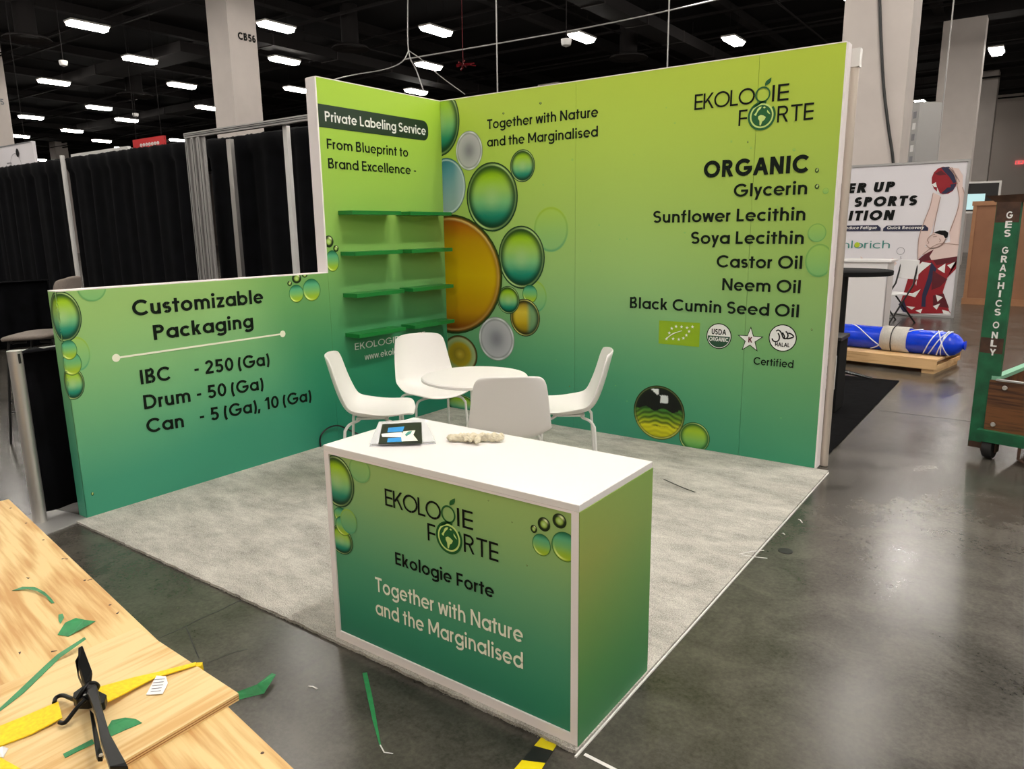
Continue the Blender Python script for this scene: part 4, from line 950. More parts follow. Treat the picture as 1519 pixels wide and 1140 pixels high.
SP = aZ(62, 494, .80)
st = thing('bar_stool', 'grey fabric bar stool with low back and thin black legs, at the far left', 'stool', (SP.x, SP.y, 0), math.atan2(-.58, -.81)+.15)
def cushion(prof, hw, name, par):
    V = []; F = []; N = 10
    for i, (x, z, k) in enumerate(prof):
        for j in range(N+1):
            u = -1+2*j/N; V.append((x+(abs(u)**3)*k[0], u*hw*k[2], z+(abs(u)**3)*k[1]))
    for i in range(len(prof)-1):
        for j in range(N): q = i*(N+1)+j; F.append((q, q+1, q+N+2, q+N+1))
    o = mesh_obj(name, V, F, M['fabric'], par, smooth=True); m = o.modifiers.new('s', 'SOLIDIFY'); m.thickness = .035; m.offset = 0
    m = o.modifiers.new('b', 'SUBSURF'); m.levels = 1; m.render_levels = 2; return o
cushion([(.22, .775, (-.02, 0, .85)), (.18, .79, (-.02, 0, .97)), (.0, .785, (0, .01, 1)), (-.14, .785, (0, .02, 1)), (-.20, .80, (.02, .03, .96))], .23, 'seat', st)
cushion([(-.20, .84, (.03, .0, .86)), (-.235, .95, (.05, 0, .95)), (-.26, 1.08, (.06, 0, .98)), (-.28, 1.20, (.06, -.01, .93)), (-.283, 1.225, (.06, -.03, .8))], .22, 'backrest', st)
for sx in (-1, 1):
    for sy in (-1, 1):
        MB().tube(crom([(sx*.05, sy*.14, .757), (sx*.13, sy*.165, .752), (sx*.16, sy*.175, .72), (sx*.23, sy*.21, .0)], 5), .009, 8).add('leg', M['black'], st, smooth=True)
MB().tube([(.195, -.19, .32), (.195, .19, .32)], .008, 8).add('foot_rail', M['black'], st)
MB().tube([(-.195, -.19, .32), (-.195, .19, .32)], .008, 8).add('foot_rail', M['black'], st)
for sy in (-1, 1): MB().tube([(-.20, sy*.195, .24), (.20, sy*.195, .24)], .008, 8).add('foot_rail', M['black'], st)

# ------------------------------------------------------------------ black drape line and bare frame behind
drape('pipe_drape', -13.5, .02, -6.62, .02, .02, 2.52, 'tall pleated black drape at the far left, left of the white upright', phase=1, amp=.05, freq=7)
drape('pipe_drape', -6.5, .02, -3.46, .02, .02, 2.52, 'tall pleated black drape between the white upright and the aluminium frame', amp=.05, freq=7)
drape('pipe_drape', -3.33, .02, -.35, .02, .02, 2.50, 'tall pleated black drape inside the bare aluminium frame', phase=2, amp=.05, freq=7)
drape('low_drape', -7.25, -3.6, -7.25, -.12, .02, .92, 'low black drape running towards the camera behind the bar stool', amp=.03)
tag(MB().tube([(-6.55, -.02, 0), (-6.55, -.02, 2.55)], .028, 12).add('drape_upright', M['white_metal'], None, smooth=True), 'white drape upright between the two left black drapes', 'post')
rl = MB().box(-6.57, -5.1, .10, .14, 2.535, 2.575).add('drape_rail', M['white_metal']); tag(rl, 'white rail above the black drape right of the white upright', 'rail')
fr = thing('aluminium_frame', 'bare aluminium wall frame with grooved corner post in front of the drape', 'frame')
yf = -.3
MB().box(-3.17, -.12, yf-.025, yf+.025, 2.475, 2.525).add('top_rail', M['steel_dull'], fr)
MB().box(-3.15, -.12, yf-.029, yf-.025, 2.49, 2.497).box(-3.15, -.12, yf-.029, yf-.025, 2.507, 2.512).add('rail_groove', M['black'], fr)
for x in (-3.17, -3.06, -2.95):
    MB().box(x, x+.04, yf-.02, yf+.02, 0, 2.475).box(x+.05, x+.085, yf, yf+.02, 0, 2.475).add('post', M['steel_dull'], fr)
    MB().box(x+.016, x+.024, yf-.0215, yf-.02, .02, 2.46).add('post_groove', M['black'], fr)
tag(MB().box(-2.67, -2.60, yf+.12, yf+.16, 0, 2.44).add('upright', M['steel']), 'thin pale metal upright just right of the grooved corner post', 'post')
tag(MB().box(-1.66, -1.605, yf+.03, yf+.07, 0, 2.47).add('upright', M['white_metal']), 'thin white metal upright near the middle of the black frame opening', 'post')
# white booth sign and red sign beyond the drapes
sg = thing('hanging_sign', 'white hanging sign with thin line emblem at the far left above the drape', 'sign', (0, 0, 0))
SG = Surf((0, 6, 0), (1, 0, 0), (0, -1, 0), lift=.01)
MB().box(-25.6, -22.0, 6.0, 6.1, 3.3, 4.42).add('board', M['banner'], sg)
flat(SG, [(-25.6, 4.42), (-22.1, 4.42), (-22.05, 4.38), (-25.6, 4.38)], 'grey_ink', sg, 'edge_line', 1)
ringmesh(SG, -23.35, 3.72, .40, .415, 'grey_ink', sg, 'emblem_ring', 1, a0=-20, a1=200)
for a, b, c, d in ((-24.0, 3.86, -23.65, 3.86), (-23.65, 3.86, -24.0, 3.5), (-24.35, 3.8, -24.2, 3.6), (-24.2, 3.6, -24.05, 3.8)):
    stroke(SG, [(a, b), ((a+c)/2, (b+d)/2), (c, d)], .018, 'grey_ink', sg, 'emblem_line', 2)
flat(SG, circ(-23.1, 4.14, .11, .13), 'black', sg, 'emblem_dot', 2)
for x in (-25, -22.6): MB().tube([(x, 6.05, 4.42), (x, 6.05, ROOF)], .01, 6).add('hanger', M['duct'], sg)
rs = thing('red_sign', 'red hanging banner with white writing far beyond the drapes', 'sign')
MB().box(-23.5, -21.4, 10.0, 10.08, 3.9, 4.9).add('board', M['red'], rs)
text(Surf((0, 10, 0), (1, 0, 0), (0, -1, 0), lift=.01), 'ooooooo', -23.0, -21.7, 4.62, .16, .3, 'ink_white', rs, 'lettering', k=1)
for x in (-23.3, -21.6): MB().tube([(x, 10.04, 4.9), (x, 10.04, ROOF)], .01, 6).add('hanger', M['duct'], rs)

# ------------------------------------------------------------------ hall columns
def column(x0, x1, y0, y1, label, top=ROOF):
    t = thing('concrete_column', label, 'column', ((x0+x1)/2, (y0+y1)/2, 0)); hx, hy = (x1-x0)/2, (y1-y0)/2
    MB().box(-hx, hx, -hy, hy, 0, top).add('shaft', M['column'], t, bevel=.01)
    for sx in (-1, 1): MB().box(sx*hx-.02, sx*hx+.02, -hy-.006, -hy+.03, 0, 1.6).add('corner_guard', M['steel_dull'], t)
    return t
pc = aD(343, 100, 21)
c1 = column(pc.x-.98, pc.x, pc.y, pc.y+.95, 'pale square column with dark lettering and number, behind the black drapes')
SC1 = Surf((pc.x, 0, 0), (0, 1, 0), (1, 0, 0), lift=.006)
t_ = aX(353, 58, pc.x+.006); t2 = aX(379, 61, pc.x+.006)
o = text(SC1, 'CB56', t_.y, t2.y, t_.z, .20, .22, 'ink_black', None, 'lettering'); o.parent = c1; o.matrix_parent_inverse = c1.matrix_world.inverted(); o.matrix_parent_inverse = Matrix.Translation((-c1.location.x, -c1.location.y, 0))
pl_ = aD(21, 208, 31)
pl_.y -= 1.1
c2 = column(pl_.x-1.1, pl_.x, pl_.y, pl_.y+1.1, 'pale square column cut by the left edge of the photo')
SC2 = Surf((pl_.x, 0, 0), (0, 1, 0), (1, 0, 0), lift=.006); t_ = aX(-10, 154, pl_.x+.006); t2 = aX(6, 154, pl_.x+.006)
o = text(SC2, 'CB55', t_.y-.3, t2.y, t_.z, .24, .2, 'grey_ink', None, 'lettering'); o.parent = c2; o.matrix_parent_inverse = Matrix.Translation((-c2.location.x, -c2.location.y, 0))
pb_ = aD(1345, 120, 14)
c3 = column(pb_.x-1.22, pb_.x, pb_.y, pb_.y+1.0, 'massive pale column behind the sports banner')
pk2 = aD(1464, 30, 26); column(pk2.x-1.35, pk2.x, pk2.y, pk2.y+.7, 'pale column right of the massive one, second in the row', 9.25)
pk3 = aD(1480, 128, 38); column(pk3.x-1.25, pk3.x, pk3.y, pk3.y+1.0, 'pale column farthest right, third in the row', ROOF)
pk4 = aD(672/2.85, 205, 60); column(pk4.x-1.3, pk4.x, pk4.y, pk4.y+1.3, 'distant pale column top behind the red hanging banner')
pk5 = aD(83, 226, 62); column(pk5.x-1.1, pk5.x, pk5.y, pk5.y+1.0, 'distant pale column stub above the left black drape')
pk6 = aD(828, 125, 33); column(pk6.x-1.1, pk6.x, pk6.y, pk6.y+1.0, 'pale column top peeking over the green back wall', 8.0)
# soffit beams above right columns
MB().box(-3, 39, pk2.y-.1, pk2.y+.9, 8.75, ROOF).add('beam', M['duct'], ceil)
# black cable on the massive column
mb = MB(); yc_ = pb_.y-.05; mb.tube(crom([aY(1303, -60, yc_), aY(1305, 0, yc_), aY(1307, 60, yc_), aY(1311, 130, yc_), aY(1318, 190, yc_), aY(1325, 240, yc_), aY(1326, 300, yc_)], 5), .028, 8)
tag(mb.add('column_cable', M['black'], None, smooth=True), 'thick black cable running down the face of the massive column', 'cable')

# ------------------------------------------------------------------ ceiling lights
def make_light(label, x, y, z=8.0, group='hall high bay lights'):
    t = thing('high_bay_light', label, 'ceiling light', (x, y, z), 0, group)
    return t
LM = {}
def light_parts(t):
    if not LM:
        a = MB().box(-.25, .25, -.60, .60, .012, .07).add('housing', M['lamp_body'], t)
        # lens: a shallow tray of glowing plastic
        b = MB().prism([(-.24, -.56, .011), (.24, -.56, .011), (.15, -.56, -.10), (-.15, -.56, -.10)], (0, 1.12, 0)).add('lens', M['lamp'], t)
        c = MB().tube([(0, -.4, .07), (0, -.4, ROOF-8.0)], .006, 5).add('hanger', M['duct'], t); d = MB().tube([(0, .4, .07), (0, .4, ROOF-8.0)], .006, 5).add('hanger', M['duct'], t)
        LM.update(a=a, b=b, c=c, d=d)
    else:
        for k in 'abcd': c = LM[k].copy(); COL.objects.link(c); c.parent = t
vis = [((130, 39), 'topmost ceiling light left of the lettered column'), ((410, 40), 'ceiling light just right of the lettered column, near the top edge'), ((647, 46), 'ceiling light above the corner of the booth, nearest the top edge'), ((863, 56), 'bright ceiling light above the left half of the green back wall'), ((1088, 61), 'bright ceiling light above the right half of the green back wall'),
       ((208, 89), 'second ceiling light down, halfway between the left edge and the lettered column'), ((422, 90), 'lower of the two ceiling lights right of the lettered column'), ((636, 98), 'ceiling light below the topmost one over the booth corner'), ((80, 122), 'ceiling light right of the cut off left column, highest there'), ((270, 127), 'ceiling light directly left of the lettered column, mid height'), ((617, 136), 'ceiling light peeking just over the side wall near the corner'),
       ((147, 160), 'ceiling light midway down, above the round air diffuser row on the left'), ((308, 160), 'ceiling light touching the left edge of the lettered column'), ((440, 133), 'ceiling light half hidden by the white edge of the shelving wall'), ((46, 174), 'small ceiling light right of the cut off column, above the white sign'), ((188, 178), 'small ceiling light above the red banner, highest there'), ((28, 202), 'small ceiling light tucked against the cut off left column'),
       ((107, 194), 'small ceiling light left of the red banner, upper one'), ((151, 209), 'small ceiling light left of the red banner, lower one'), ((265, 208), 'small ceiling light above the corner of the bare frame'), ((183, 220), 'faint ceiling light just above the drape, left of the red banner'), ((57, 237), 'faint ceiling light just above the far left drape'), ((1478, 76), 'bright spotlight like ceiling light at the right between two columns'), ((1365, 152), 'small ceiling light right of the massive column, upper one'), ((1387, 177), 'small ceiling light right of the massive column, lower one'), ((1268, 3), 'ceiling light cut by the top edge beside the massive column')]
placed = []
for (x, y), lab in vis:
    p = aZ(x, y, 7.97)
    if p.y > 50 or p.x < -88: p = aZ(x, y, 7.97); 
    p.y = min(p.y, 50.5); p.x = max(p.x, -88)
    light_parts(make_light(lab, p.x, p.y)); placed.append(p)
va = Vector((3.9, 3.72)); vb = Vector((-3.27, 3.42)); A0 = Vector((-21.4, 7.85))
for i in range(-6, 14):
    for j in range(-12, 8):
        q = A0+va*i+vb*j
        q = q+Vector((1.95, .6))
        if not (-36 < q.x < 30 and -26 < q.y < 34): continue
        if abs(q.x+8) < .9 and q.y > 11: continue
        d = Vector((q.x, q.y, 8.0))-Vector((CX, CY, CZ)); zc = d.dot(FF)
        if zc > 0 and 570-FPX*d.dot(UU)/zc > -6 and -40 < 759.5+FPX*d.dot(RR)/zc < 1560: continue
        if any((Vector((p.x, p.y))-q).length < 2 for p in placed): continue
        light_parts(make_light('hall ceiling light out of view above or behind the camera', q.x, q.y, 8.0, 'hall lights out of view'))

# two round floodlights over the aisle right of the booth (out of view); they throw the crisp shelf shadows
M['flood'] = mat('floodlight_lens', (1, 1, 1), .5, emit=(LAMP_COL, 450))
for x, y in ((4.75, -2.1), (4.6, .9), (1.61, 17.9)):
    t = thing('hall_floodlight', 'round hall floodlight out of view above the aisle', 'ceiling light', (x, y, 8.0), 0, 'floodlights over the aisle')
    MB().lathe([(.05, .30), (.12, .26), (.26, .02), (.25, .0)], 24).add('housing', M['lamp_body'], t, smooth=True)
    MB().lathe([(.001, -.012), (.22, -.012), (.22, .0), (.001, .0)], 24).add('lens', M['flood'], t)
    MB().tube([(0, 0, .30), (0, 0, ROOF-8.0)], .01, 6).add('hanger', M['duct'], t)
# round air diffusers, ducts, wires
def diffuser(px, py, r, label, z=7.9):
    p = aZ(px, py, z); t = thing('air_diffuser', label, 'air vent', (p.x, p.y, z), 0, 'round air diffusers')
    for k, rr_ in enumerate((1.0, .74, .48, .24)):
        MB().lathe([(r*rr_*.86, .0+k*.03), (r*rr_, -.04+k*.03), (r*rr_, -.02+k*.03), (r*rr_*.86, .05+k*.03)], 28).add('ring', M['diffuser_ring'], t, smooth=True)
    MB().tube([(0, 0, .1), (0, 0, ROOF-z)], r*.45, 16).add('neck', M['duct'], t, smooth=True)
diffuser(40, 57, .72, 'round air diffuser in the top left corner')
diffuser(520, 71, .66, 'round air diffuser above the shelving wall, left of the bright lights')
diffuser(200, 141, .8, 'round air diffuser left of the lettered column')
diffuser(932, 85, .74, 'round air diffuser above the middle of the green back wall')
def duct(a, b, wd, label, h=.37):
    a, b = Vector(a), Vector(b); d = (b-a).normalized(); s_ = Vector((-d.y, d.x, 0))*wd/2
    t = thing('air_duct', label, 'duct'); MB().prism([a-s_, b-s_, b+s_, a+s_], (0, 0, h)).add('casing', M['duct'], t)
    n = int((b-a).length/3)
    for k in range(n+1):
        c = a+d*min(k*3+.3, (b-a).length-.1); MB().tube([(c.x, c.y, c.z+h), (c.x, c.y, ROOF)], .012, 5).add('hanger', M['duct'], t)
    for k in range(n):
        c = a+d*(k+.5)*3; MB().prism([c-s_*1.06-d*.03, c-s_*1.06+d*.03, c+s_*1.06+d*.03, c+s_*1.06-d*.03], (0, 0, h*1.02)).prism([c-s_*1.06-d*.03+Vector((0, 0, -.02)), c-s_*1.06+d*.03+Vector((0, 0, -.02)), c+s_*1.06+d*.03+Vector((0, 0, -.02)), c+s_*1.06-d*.03+Vector((0, 0, -.02))], (0, 0, .02)).add('flange', M['diffuser_ring'], t)
duct((-34, 12.5, 8.2), (-23, 12.5, 8.2), 1.1, 'dark rectangular duct left of the lettered column')
duct((-20, 12, 8.2), (-20, 34, 8.2), .9, 'dark rectangular duct above the shelving wall')
duct((-8, 12, 8.2), (-8, 44, 8.2), .8, 'dark rectangular duct above the green back wall')
duct((-48, 20, 8.2), (-30, 20, 8.2), 1.0, 'dark rectangular duct far back on the left')
def wire(pts, r, label, name='hanging_wire', m='steel_dull'):
    tag(MB().tube(crom(pts, 5) if len(pts) > 2 else pts, r, 6).add(name, M[m], None, smooth=True), label, 'wire')
p = aD(738, 135, 14); wire([(p.x, p.y, p.z-.6), (p.x, p.y, ROOF)], .014, 'thin vertical wire above the green back wall, left of its middle')
p = aD(990, 95, 14); wire([(p.x, p.y, p.z-.6), (p.x, p.y, ROOF)], .014, 'thin vertical wire above the green back wall, right of its middle')
p = aD(1391, 232, 16); wire([(p.x, p.y, p.z-.4), (p.x, p.y, ROOF)], .014, 'thin vertical wire right of the massive column')
wire([aD(600, 88, 20), aD(870, 41, 20), aD(1070, -2, 20), aD(1180, -30, 20)], .02, 'long thin rod sloping across the dark ceiling above the back wall', 'ceiling_rod')
wire([aD(605, -40, 18), aD(605, 0, 18), aD(606, 75, 18), aD(618, 105, 18), aD(630, 140, 18)], .016, 'cable drop forking above the booth corner, main run')
wire([aD(606, 75, 18), aD(625, 88, 18), aD(652, 112, 18), aD(690, 140, 18)], .012, 'cable fork heading right above the booth corner')
wire([aD(606, 76, 18), aD(596, 92, 18), aD(570, 103, 18), aD(520, 112, 18), aD(470, 125, 18)], .014, 'cable fork heading left above the shelving wall')
p = aD(687, 95, 20); bt = MB()
for k in range(14): bt.tube([p, p+Vector((random.uniform(-.3, .3), random.uniform(-.3, .3), random.uniform(-.12, .1)))], .02, 5)
bt.tube([p, Vector((p.x, p.y, ROOF))], .006, 5)
tag(bt.add('red_tinsel', mat('dark_red_foil', L3(120, 10, 24), .4, .3)), 'small dark red tinsel star hanging over the booth corner', 'decoration')
for x, y, d, lb in ((94, 93, 24, 'small white ceiling camera in the upper left'), (201, 170, 34, 'small white ceiling camera near the red banner'), (840, 62, 18, 'small white sensor left of the bright light over the back wall')):
    p = aD(x, y, d); t = thing('ceiling_camera', lb, 'camera', p)
    MB().lathe([(.02, -.12), (.11, -.08), (.13, 0), (.13, .06), (.03, .08)], 16).add('body', M['white_metal'], t, smooth=True); MB().tube([(0, 0, .08), (0, 0, ROOF-p.z)], .012, 6).add('stem', M['duct'], t)

# ------------------------------------------------------------------ right side: pole, carpets, far booths
tag(MB().tube([(3.080, .118, .004), (3.080, .118, 2.50)], .024, 16).add('end_pole', M['pole_beige'], None, smooth=True), 'beige round pole standing behind the right end of the back wall', 'pole')
tag(MB().box(3.052, 3.108, .09, .146, 2.42, 2.52).add('pole_cap', mat('clear_tape_wrap', (.75, .73, .7), .2)), 'clear tape wrapped around the top of the beige pole', 'tape')
bc = carpet_slab(.6, 3.05, .25, 3.3, .007, M['black_carpet'], 'black_carpet', .008)
tag(bc, 'black carpet behind the right end of the back wall', 'carpet')
# black cocktail table
tcx = aZ(1246, 405, 1.07)
t = thing('cocktail_table', 'black round high table behind the right end of the back wall', 'table', (2.32, 3.02, .008))
SCx, SCy = 2.32, 3.02
pt = aZ(1322, 402, 1.095)
ccen = aZ(1255, 400, 1.095); rad = (pt-ccen).length
t.location = (ccen.x, ccen.y, 0)
MB().lathe([(.02, 1.048), (rad-.01, 1.048), (rad, 1.054), (rad, 1.090), (rad-.006, 1.095), (.02, 1.095)], 48).add('tabletop', M['blackrough'], t, smooth=True)
MB().tube([(0, 0, .06), (0, 0, 1.048)], .03, 16).add('stem', M['black'], t, smooth=True)
for k in range(4):
    a_ = radians(20+90*k); MB().tube([(0, 0, .09), (cos(a_)*.32, sin(a_)*.32, .015)], [.022, .012], 8).add('foot', M['chrome'], t, smooth=True, label='chrome foot')
bn = aZ(1232, 640, .0)
t = thing('black_bin', 'black box with a white label seen past the end of the back wall', 'box', (2.635, 1.72, .008))
MB().box(-.19, .19, -.15, .15, 0, .60).add('body', M['blackrough'], t, bevel=.01)
MB().box(-.2, .2, -.16, .16, .60, .63).add('lid', M['black'], t, bevel=.004)
MB().box(-.06, .175, -.153, -.1505, .20, .48).add('label_sheet', M['paper'], t); 
for k, (m_, z_) in enumerate((('lime_ink', .43), ('grey_ink', .37), ('black', .31), ('grey_ink', .26))): MB().box(-.03, .155, -.155, -.1532, z_, z_+.02).add('label_line', M[m_], t)
# pallet with blue roll
pA = aZ(1252.6, 538, .05); pB = aZ(1373, 552, .05); pd = (pB-pA); ang = math.atan2(pd.y, pd.x); Lp = aZ(1389, 548, .05); 
t = thing('wooden_pallet', 'low pale wooden pallet carrying the blue roll', 'pallet', (Lp.x, Lp.y, 0), ang)
for k in range(3): MB().box(-2.2, 0, k*.28, k*.28+.25, .135, .155).add('deck_board', M['pallet'], t)
MB().box(-2.2, 0, -.015, .0, .045, .155).add('side_board', M['pallet'], t); MB().box(-2.2, 0, .81, .825, .045, .155).add('side_board', M['pallet'], t)
for x in (-2.1, -1.1, -.14): MB().box(x, x+.12, 0, .81, 0, .045).add('skid', M['pallet'], t)
MB().box(-.018, 0, .0, .81, .045, .09).add('end_board', M['pallet'], t)
rc = aZ(1425, 515, .30)
t = thing('blue_roll', 'long roll wrapped in shiny blue plastic on the low pallet', 'roll', (Lp.x, Lp.y, .155), ang)
yr = .30; zr_ = .128
prof = [(.02, .17), (.05, .165), (.035, .145), (.075, .12), (.11, .08), (.125, .03), (.13, -.08), (.128, -.6), (.13, -1.2), (.128, -2.3), (.02, -2.32)]
mb = MB()
mb.lathe(prof, 28, (0, yr, zr_), 'x'); mb.add('wrapped_roll', M['blue'], t, smooth=True)
for (xa, xb, ph) in ((-.75, -.25, 0), (-.55, -1.0, 0), (-.08, .04, 0), (.04, -.10, .5), (-.16, .03, 1), (-.04, .0, 0), (-.21, -.06, 2)):
    pts = [(xa+(xb-xa)*k/12, yr+.133*cos(pi*.98-pi*1.0*k/12*1.1+ph*.3+.4), zr_+.133*sin(pi*.98-pi*1.0*k/12*1.1+.4)) for k in range(13)]
    pts = [(x, yr-.133*cos(radians(-60+150*k/12)), zr_+.133*sin(radians(-60+150*k/12))) for k, (x, _, _) in enumerate(pts)]
    MB().tube(pts, .006, 5).add('cord', M['cord_w'], t, smooth=True)
xs_ = [(1258, -1), (1317, -1)]
def local_x(px, py, z): p = aZ(px, py, z); return (Vector((p.x, p.y))-Vector((Lp.x, Lp.y))).dot(Vector((cos(ang), sin(ang))))
xa, xb = local_x(1258, 515, .30), local_x(1312, 515, .30)
V = []; F = []
for k in range(15):
    a_ = radians(-62+230*k/14); r_ = .137
    for x in (xa, xb): V.append((x+(.02 if k < 2 else 0), yr-r_*cos(a_), zr_+r_*sin(a_)))
for k in range(14): F.append((k*2, k*2+1, k*2+3, k*2+2))
o = mesh_obj('felt_sleeve', V, F, M['felt'], t, smooth=True, label='grey felt sleeve around the blue roll'); md = o.modifiers.new('s', 'SOLIDIFY'); md.thickness = .008; md.offset = 1
xm = (xa+xb)/2; MB().tube([(xm-.02, yr-.148*cos(radians(a_)), zr_+.148*sin(radians(a_))) for a_ in range(-50, 171, 20)], .006, 6).add('binding_strap', M['black'], t, smooth=True)
MB().tube([(xm-.02, yr-.148*cos(radians(60)), zr_+.148*sin(radians(60))), (xm+.05, yr-.10, zr_+.21)], .004, 6).add('binding_strap', M['black'], t)
# white cabinet
wc = aZ(1309, 492, 0); t = thing('white_cabinet', 'plain white counter cabinet behind the black high table', 'counter', (wc.x, wc.y, 0))
MB().box(-.75, 0, 0, .5, .0, 1.0).add('body', M['white_lam'], t, bevel=.003); MB().box(-.78, .04, -.03, .53, 1.0, 1.03).add('top', M['white_lam'], t, bevel=.003)
MB().box(-.012, .004, -.004, 0, .0, 1.0).add('edge_strip', M['steel'], t)
# folding chair
fa = aZ(1320, 483, 0); fb = aZ(1347, 477, 0)
t = thing('folding_chair', 'black framed folding chair with white seat in front of the sports banner', 'chair', ((fa.x+fb.x)/2-.13, (fa.y+fb.y)/2+.2, 0), math.atan2(-.75, -.66))
for sy in (-1, 1):
    MB().tube([(.24, sy*.21, 0), (-.16, sy*.19, .60), (-.22, sy*.18, .92)], .014, 6).add('leg', M['black'], t); MB().tube([(-.24, sy*.21, 0), (.14, sy*.19, .44)], .014, 6).add('leg', M['black'], t)
MB().box(-.18, .22, -.20, .20, .44, .465).add('seat', M['paper'], t, bevel=.006)
MB().box(-.235, -.205, -.20, .20, .68, .98).add('backrest', M['paper'], t, bevel=.01)
MB().tube([(.19, -.2, .08), (.19, .2, .08)], .008, 6).add('stretcher', M['black'], t); MB().tube([(-.19, -.2, .10), (-.19, .2, .10)], .008, 6).add('stretcher', M['black'], t)

# sports banner wall
YB = 9.4; SN = Surf((0, YB, 0), (1, 0, 0), (0, -1, 0), lift=.003)
t = thing('sports_banner', 'white sports nutrition banner wall with red and navy player artwork', 'banner')
MB().box(-.6, 2.92, YB, YB+.06, .03, 2.50).add('cloth', M['banner'], t)
MB().box(-.64, 2.96, YB-.02, YB+.08, 2.50, 2.535).add('frame_rail', M['steel_dull'], t); MB().box(2.92, 2.96, YB-.02, YB+.08, 0, 2.50).add('frame_post', M['steel_dull'], t); MB().box(-.64, -.6, YB-.02, YB+.08, 0, 2.50).add('frame_post', M['steel_dull'], t); MB().box(-.6, 2.92, YB-.02, YB+.08, 0, .035).add('frame_rail', M['steel_dull'], t)
zb5 = lambda x, y: aY(1200+x/3.8, 230+y/3.8, YB)
def bxy(x, y): p = zb5(x, y); return (p.x, p.z)
def bpoly(pts, m, nm, k=2): return flat(SN, [bxy(x, y) for x, y in pts], m, t, nm, k)
for s_, xr, yb_, yt_, x0_ in (('POWER UP', 483, 205, 148, 60), ('WITH SPORTS', 608, 283, 226, 30), ('NUTRITION', 482, 365, 308, 40)):
    a1, b0 = bxy(xr, yb_); _, b1 = bxy(xr, yt_); cap = b1-b0
    P = layout(s_, .24, .02, .12); xs = [x for p in P for x, y in p]
    text(SN, s_, a1-(max(xs)-min(xs))*cap*(1.24 if s_ == 'POWER UP' else 1.15), a1, b0, cap, .28, 'ink_black', t, 'lettering', .02, .12)
for xl, xr, s_ in ((170, 407, 'Reduce Fatigue'), (418, 675, 'Quick Recovery')):
    a0, b0 = bxy(xl, 428); a1, b1 = bxy(xr, 394)
    flat(SN, [(a0, b0), (a1, b0), (a1, (b0+b1)/2), (a1-.05, b1), (a0+.05, b1), (a0, (b0+b1)/2)], 'navy', t, 'tag_bar', 4)
    text(SN, s_, a0+.06, a1-.06, b0+.03, (b1-b0)*.55, .2, 'ink_white', t, 'lettering', slant=.1, k=5)
a1, b0 = bxy(455, 525); a0, _ = bxy(170, 525); text(SN, 'ohlorich', a0-.12, a1, b0, .13, .11, 'teal_ink', t, 'lettering')
flat(SN, circ(*bxy(272, 505), .045, n=16), 'lime_ink', t, 'printed_dot', 4)
# ball
bcx, bcy = 763, 143
bpoly([(bcx+72*cos(radians(a_)), bcy+78*sin(radians(a_))) for a_ in range(0, 360, 24)], 'maroon', 'ball_print', 2)
bpoly([(745, 70), (790, 65), (830, 110), (835, 150), (815, 160), (790, 120), (765, 95)], 'navy', 'ball_print', 3); bpoly([(800, 165), (830, 160), (815, 195), (770, 218), (745, 215)], 'navy', 'ball_print', 3)
bpoly([(695, 120), (740, 90), (790, 130), (800, 180), (740, 190), (705, 170)], 'maroon', 'ball_print', 3.5); bpoly([(695, 165), (716, 152), (722, 180), (705, 178)], 'ink_white', 'ball_print', 4); bpoly([(722, 180), (738, 214), (722, 212)], 'ink_white', 'ball_print', 4); bpoly([(710, 105), (745, 85), (775, 110), (735, 115)], 'maroon_d', 'ball_print', 4)
# arms, head, torso
bpoly([(790, 68), (845, 75), (868, 115), (866, 180), (880, 240), (865, 330), (855, 520), (800, 520), (790, 430), (830, 330), (848, 250), (835, 170), (820, 110)], 'skin', 'figure_print', 2)
bpoly([(700, 210), (742, 230), (730, 290), (712, 350), (690, 430), (660, 500), (640, 560), (612, 590), (618, 470), (650, 370), (682, 290)], 'skin', 'figure_print', 2.3)
bpoly([(640, 520), (720, 500), (800, 490), (860, 500), (850, 580), (690, 590), (640, 560)], 'skin', 'figure_print', 2.6)
bpoly([(670, 470), (700, 435), (750, 430), (775, 470), (740, 510), (690, 525), (660, 505)], 'skin', 'figure_print', 3.0)
bpoly([(705, 436), (735, 424), (768, 424), (786, 436), (782, 462), (770, 470), (758, 452), (735, 446)], 'ink_black', 'figure_print', 3.3)
for pts in (((672, 468), (690, 452), (712, 446)), ((700, 460), (722, 456)), ((672, 468), (668, 480), (676, 492), (670, 500)), ((735, 470), (742, 480), (736, 490)), ((690, 525), (720, 522), (758, 500), (770, 470))): stroke(SN, [bxy(x, y) for x, y in pts], .006, 'skin_d', t, 'figure_line', 5)
for pts in (((700, 215), (683, 290), (652, 370), (620, 470), (614, 590)), ((742, 235), (716, 350), (700, 440)), ((866, 180), (880, 240), (866, 330), (856, 520)), ((835, 170), (848, 255), (832, 330), (795, 430)), ((660, 505), (690, 525), (740, 510), (776, 470)), ((640, 560), (730, 500), (850, 505)), ((790, 72), (820, 110), (838, 165)), ((805, 70), (850, 150))):
    stroke(SN, [bxy(x, y) for x, y in pts], .006, 'skin_d', t, 'figure_line', 5)
bpoly([(580, 630), (660, 560), (690, 590), (850, 585), (840, 560), (830, 640), (780, 690), (755, 770), (770, 830), (790, 870), (700, 880), (560, 890), (510, 850), (545, 740), (560, 690)], 'maroon', 'figure_print', 3.4)
bpoly([(690, 600), (720, 640), (690, 720), (660, 800), (655, 890), (630, 890), (640, 780), (670, 690)], 'navy', 'figure_print', 4)
bpoly([(590, 610), (650, 560), (705, 530), (680, 570), (690, 590), (640, 600), (585, 630)], 'maroon_d', 'figure_print', 4)
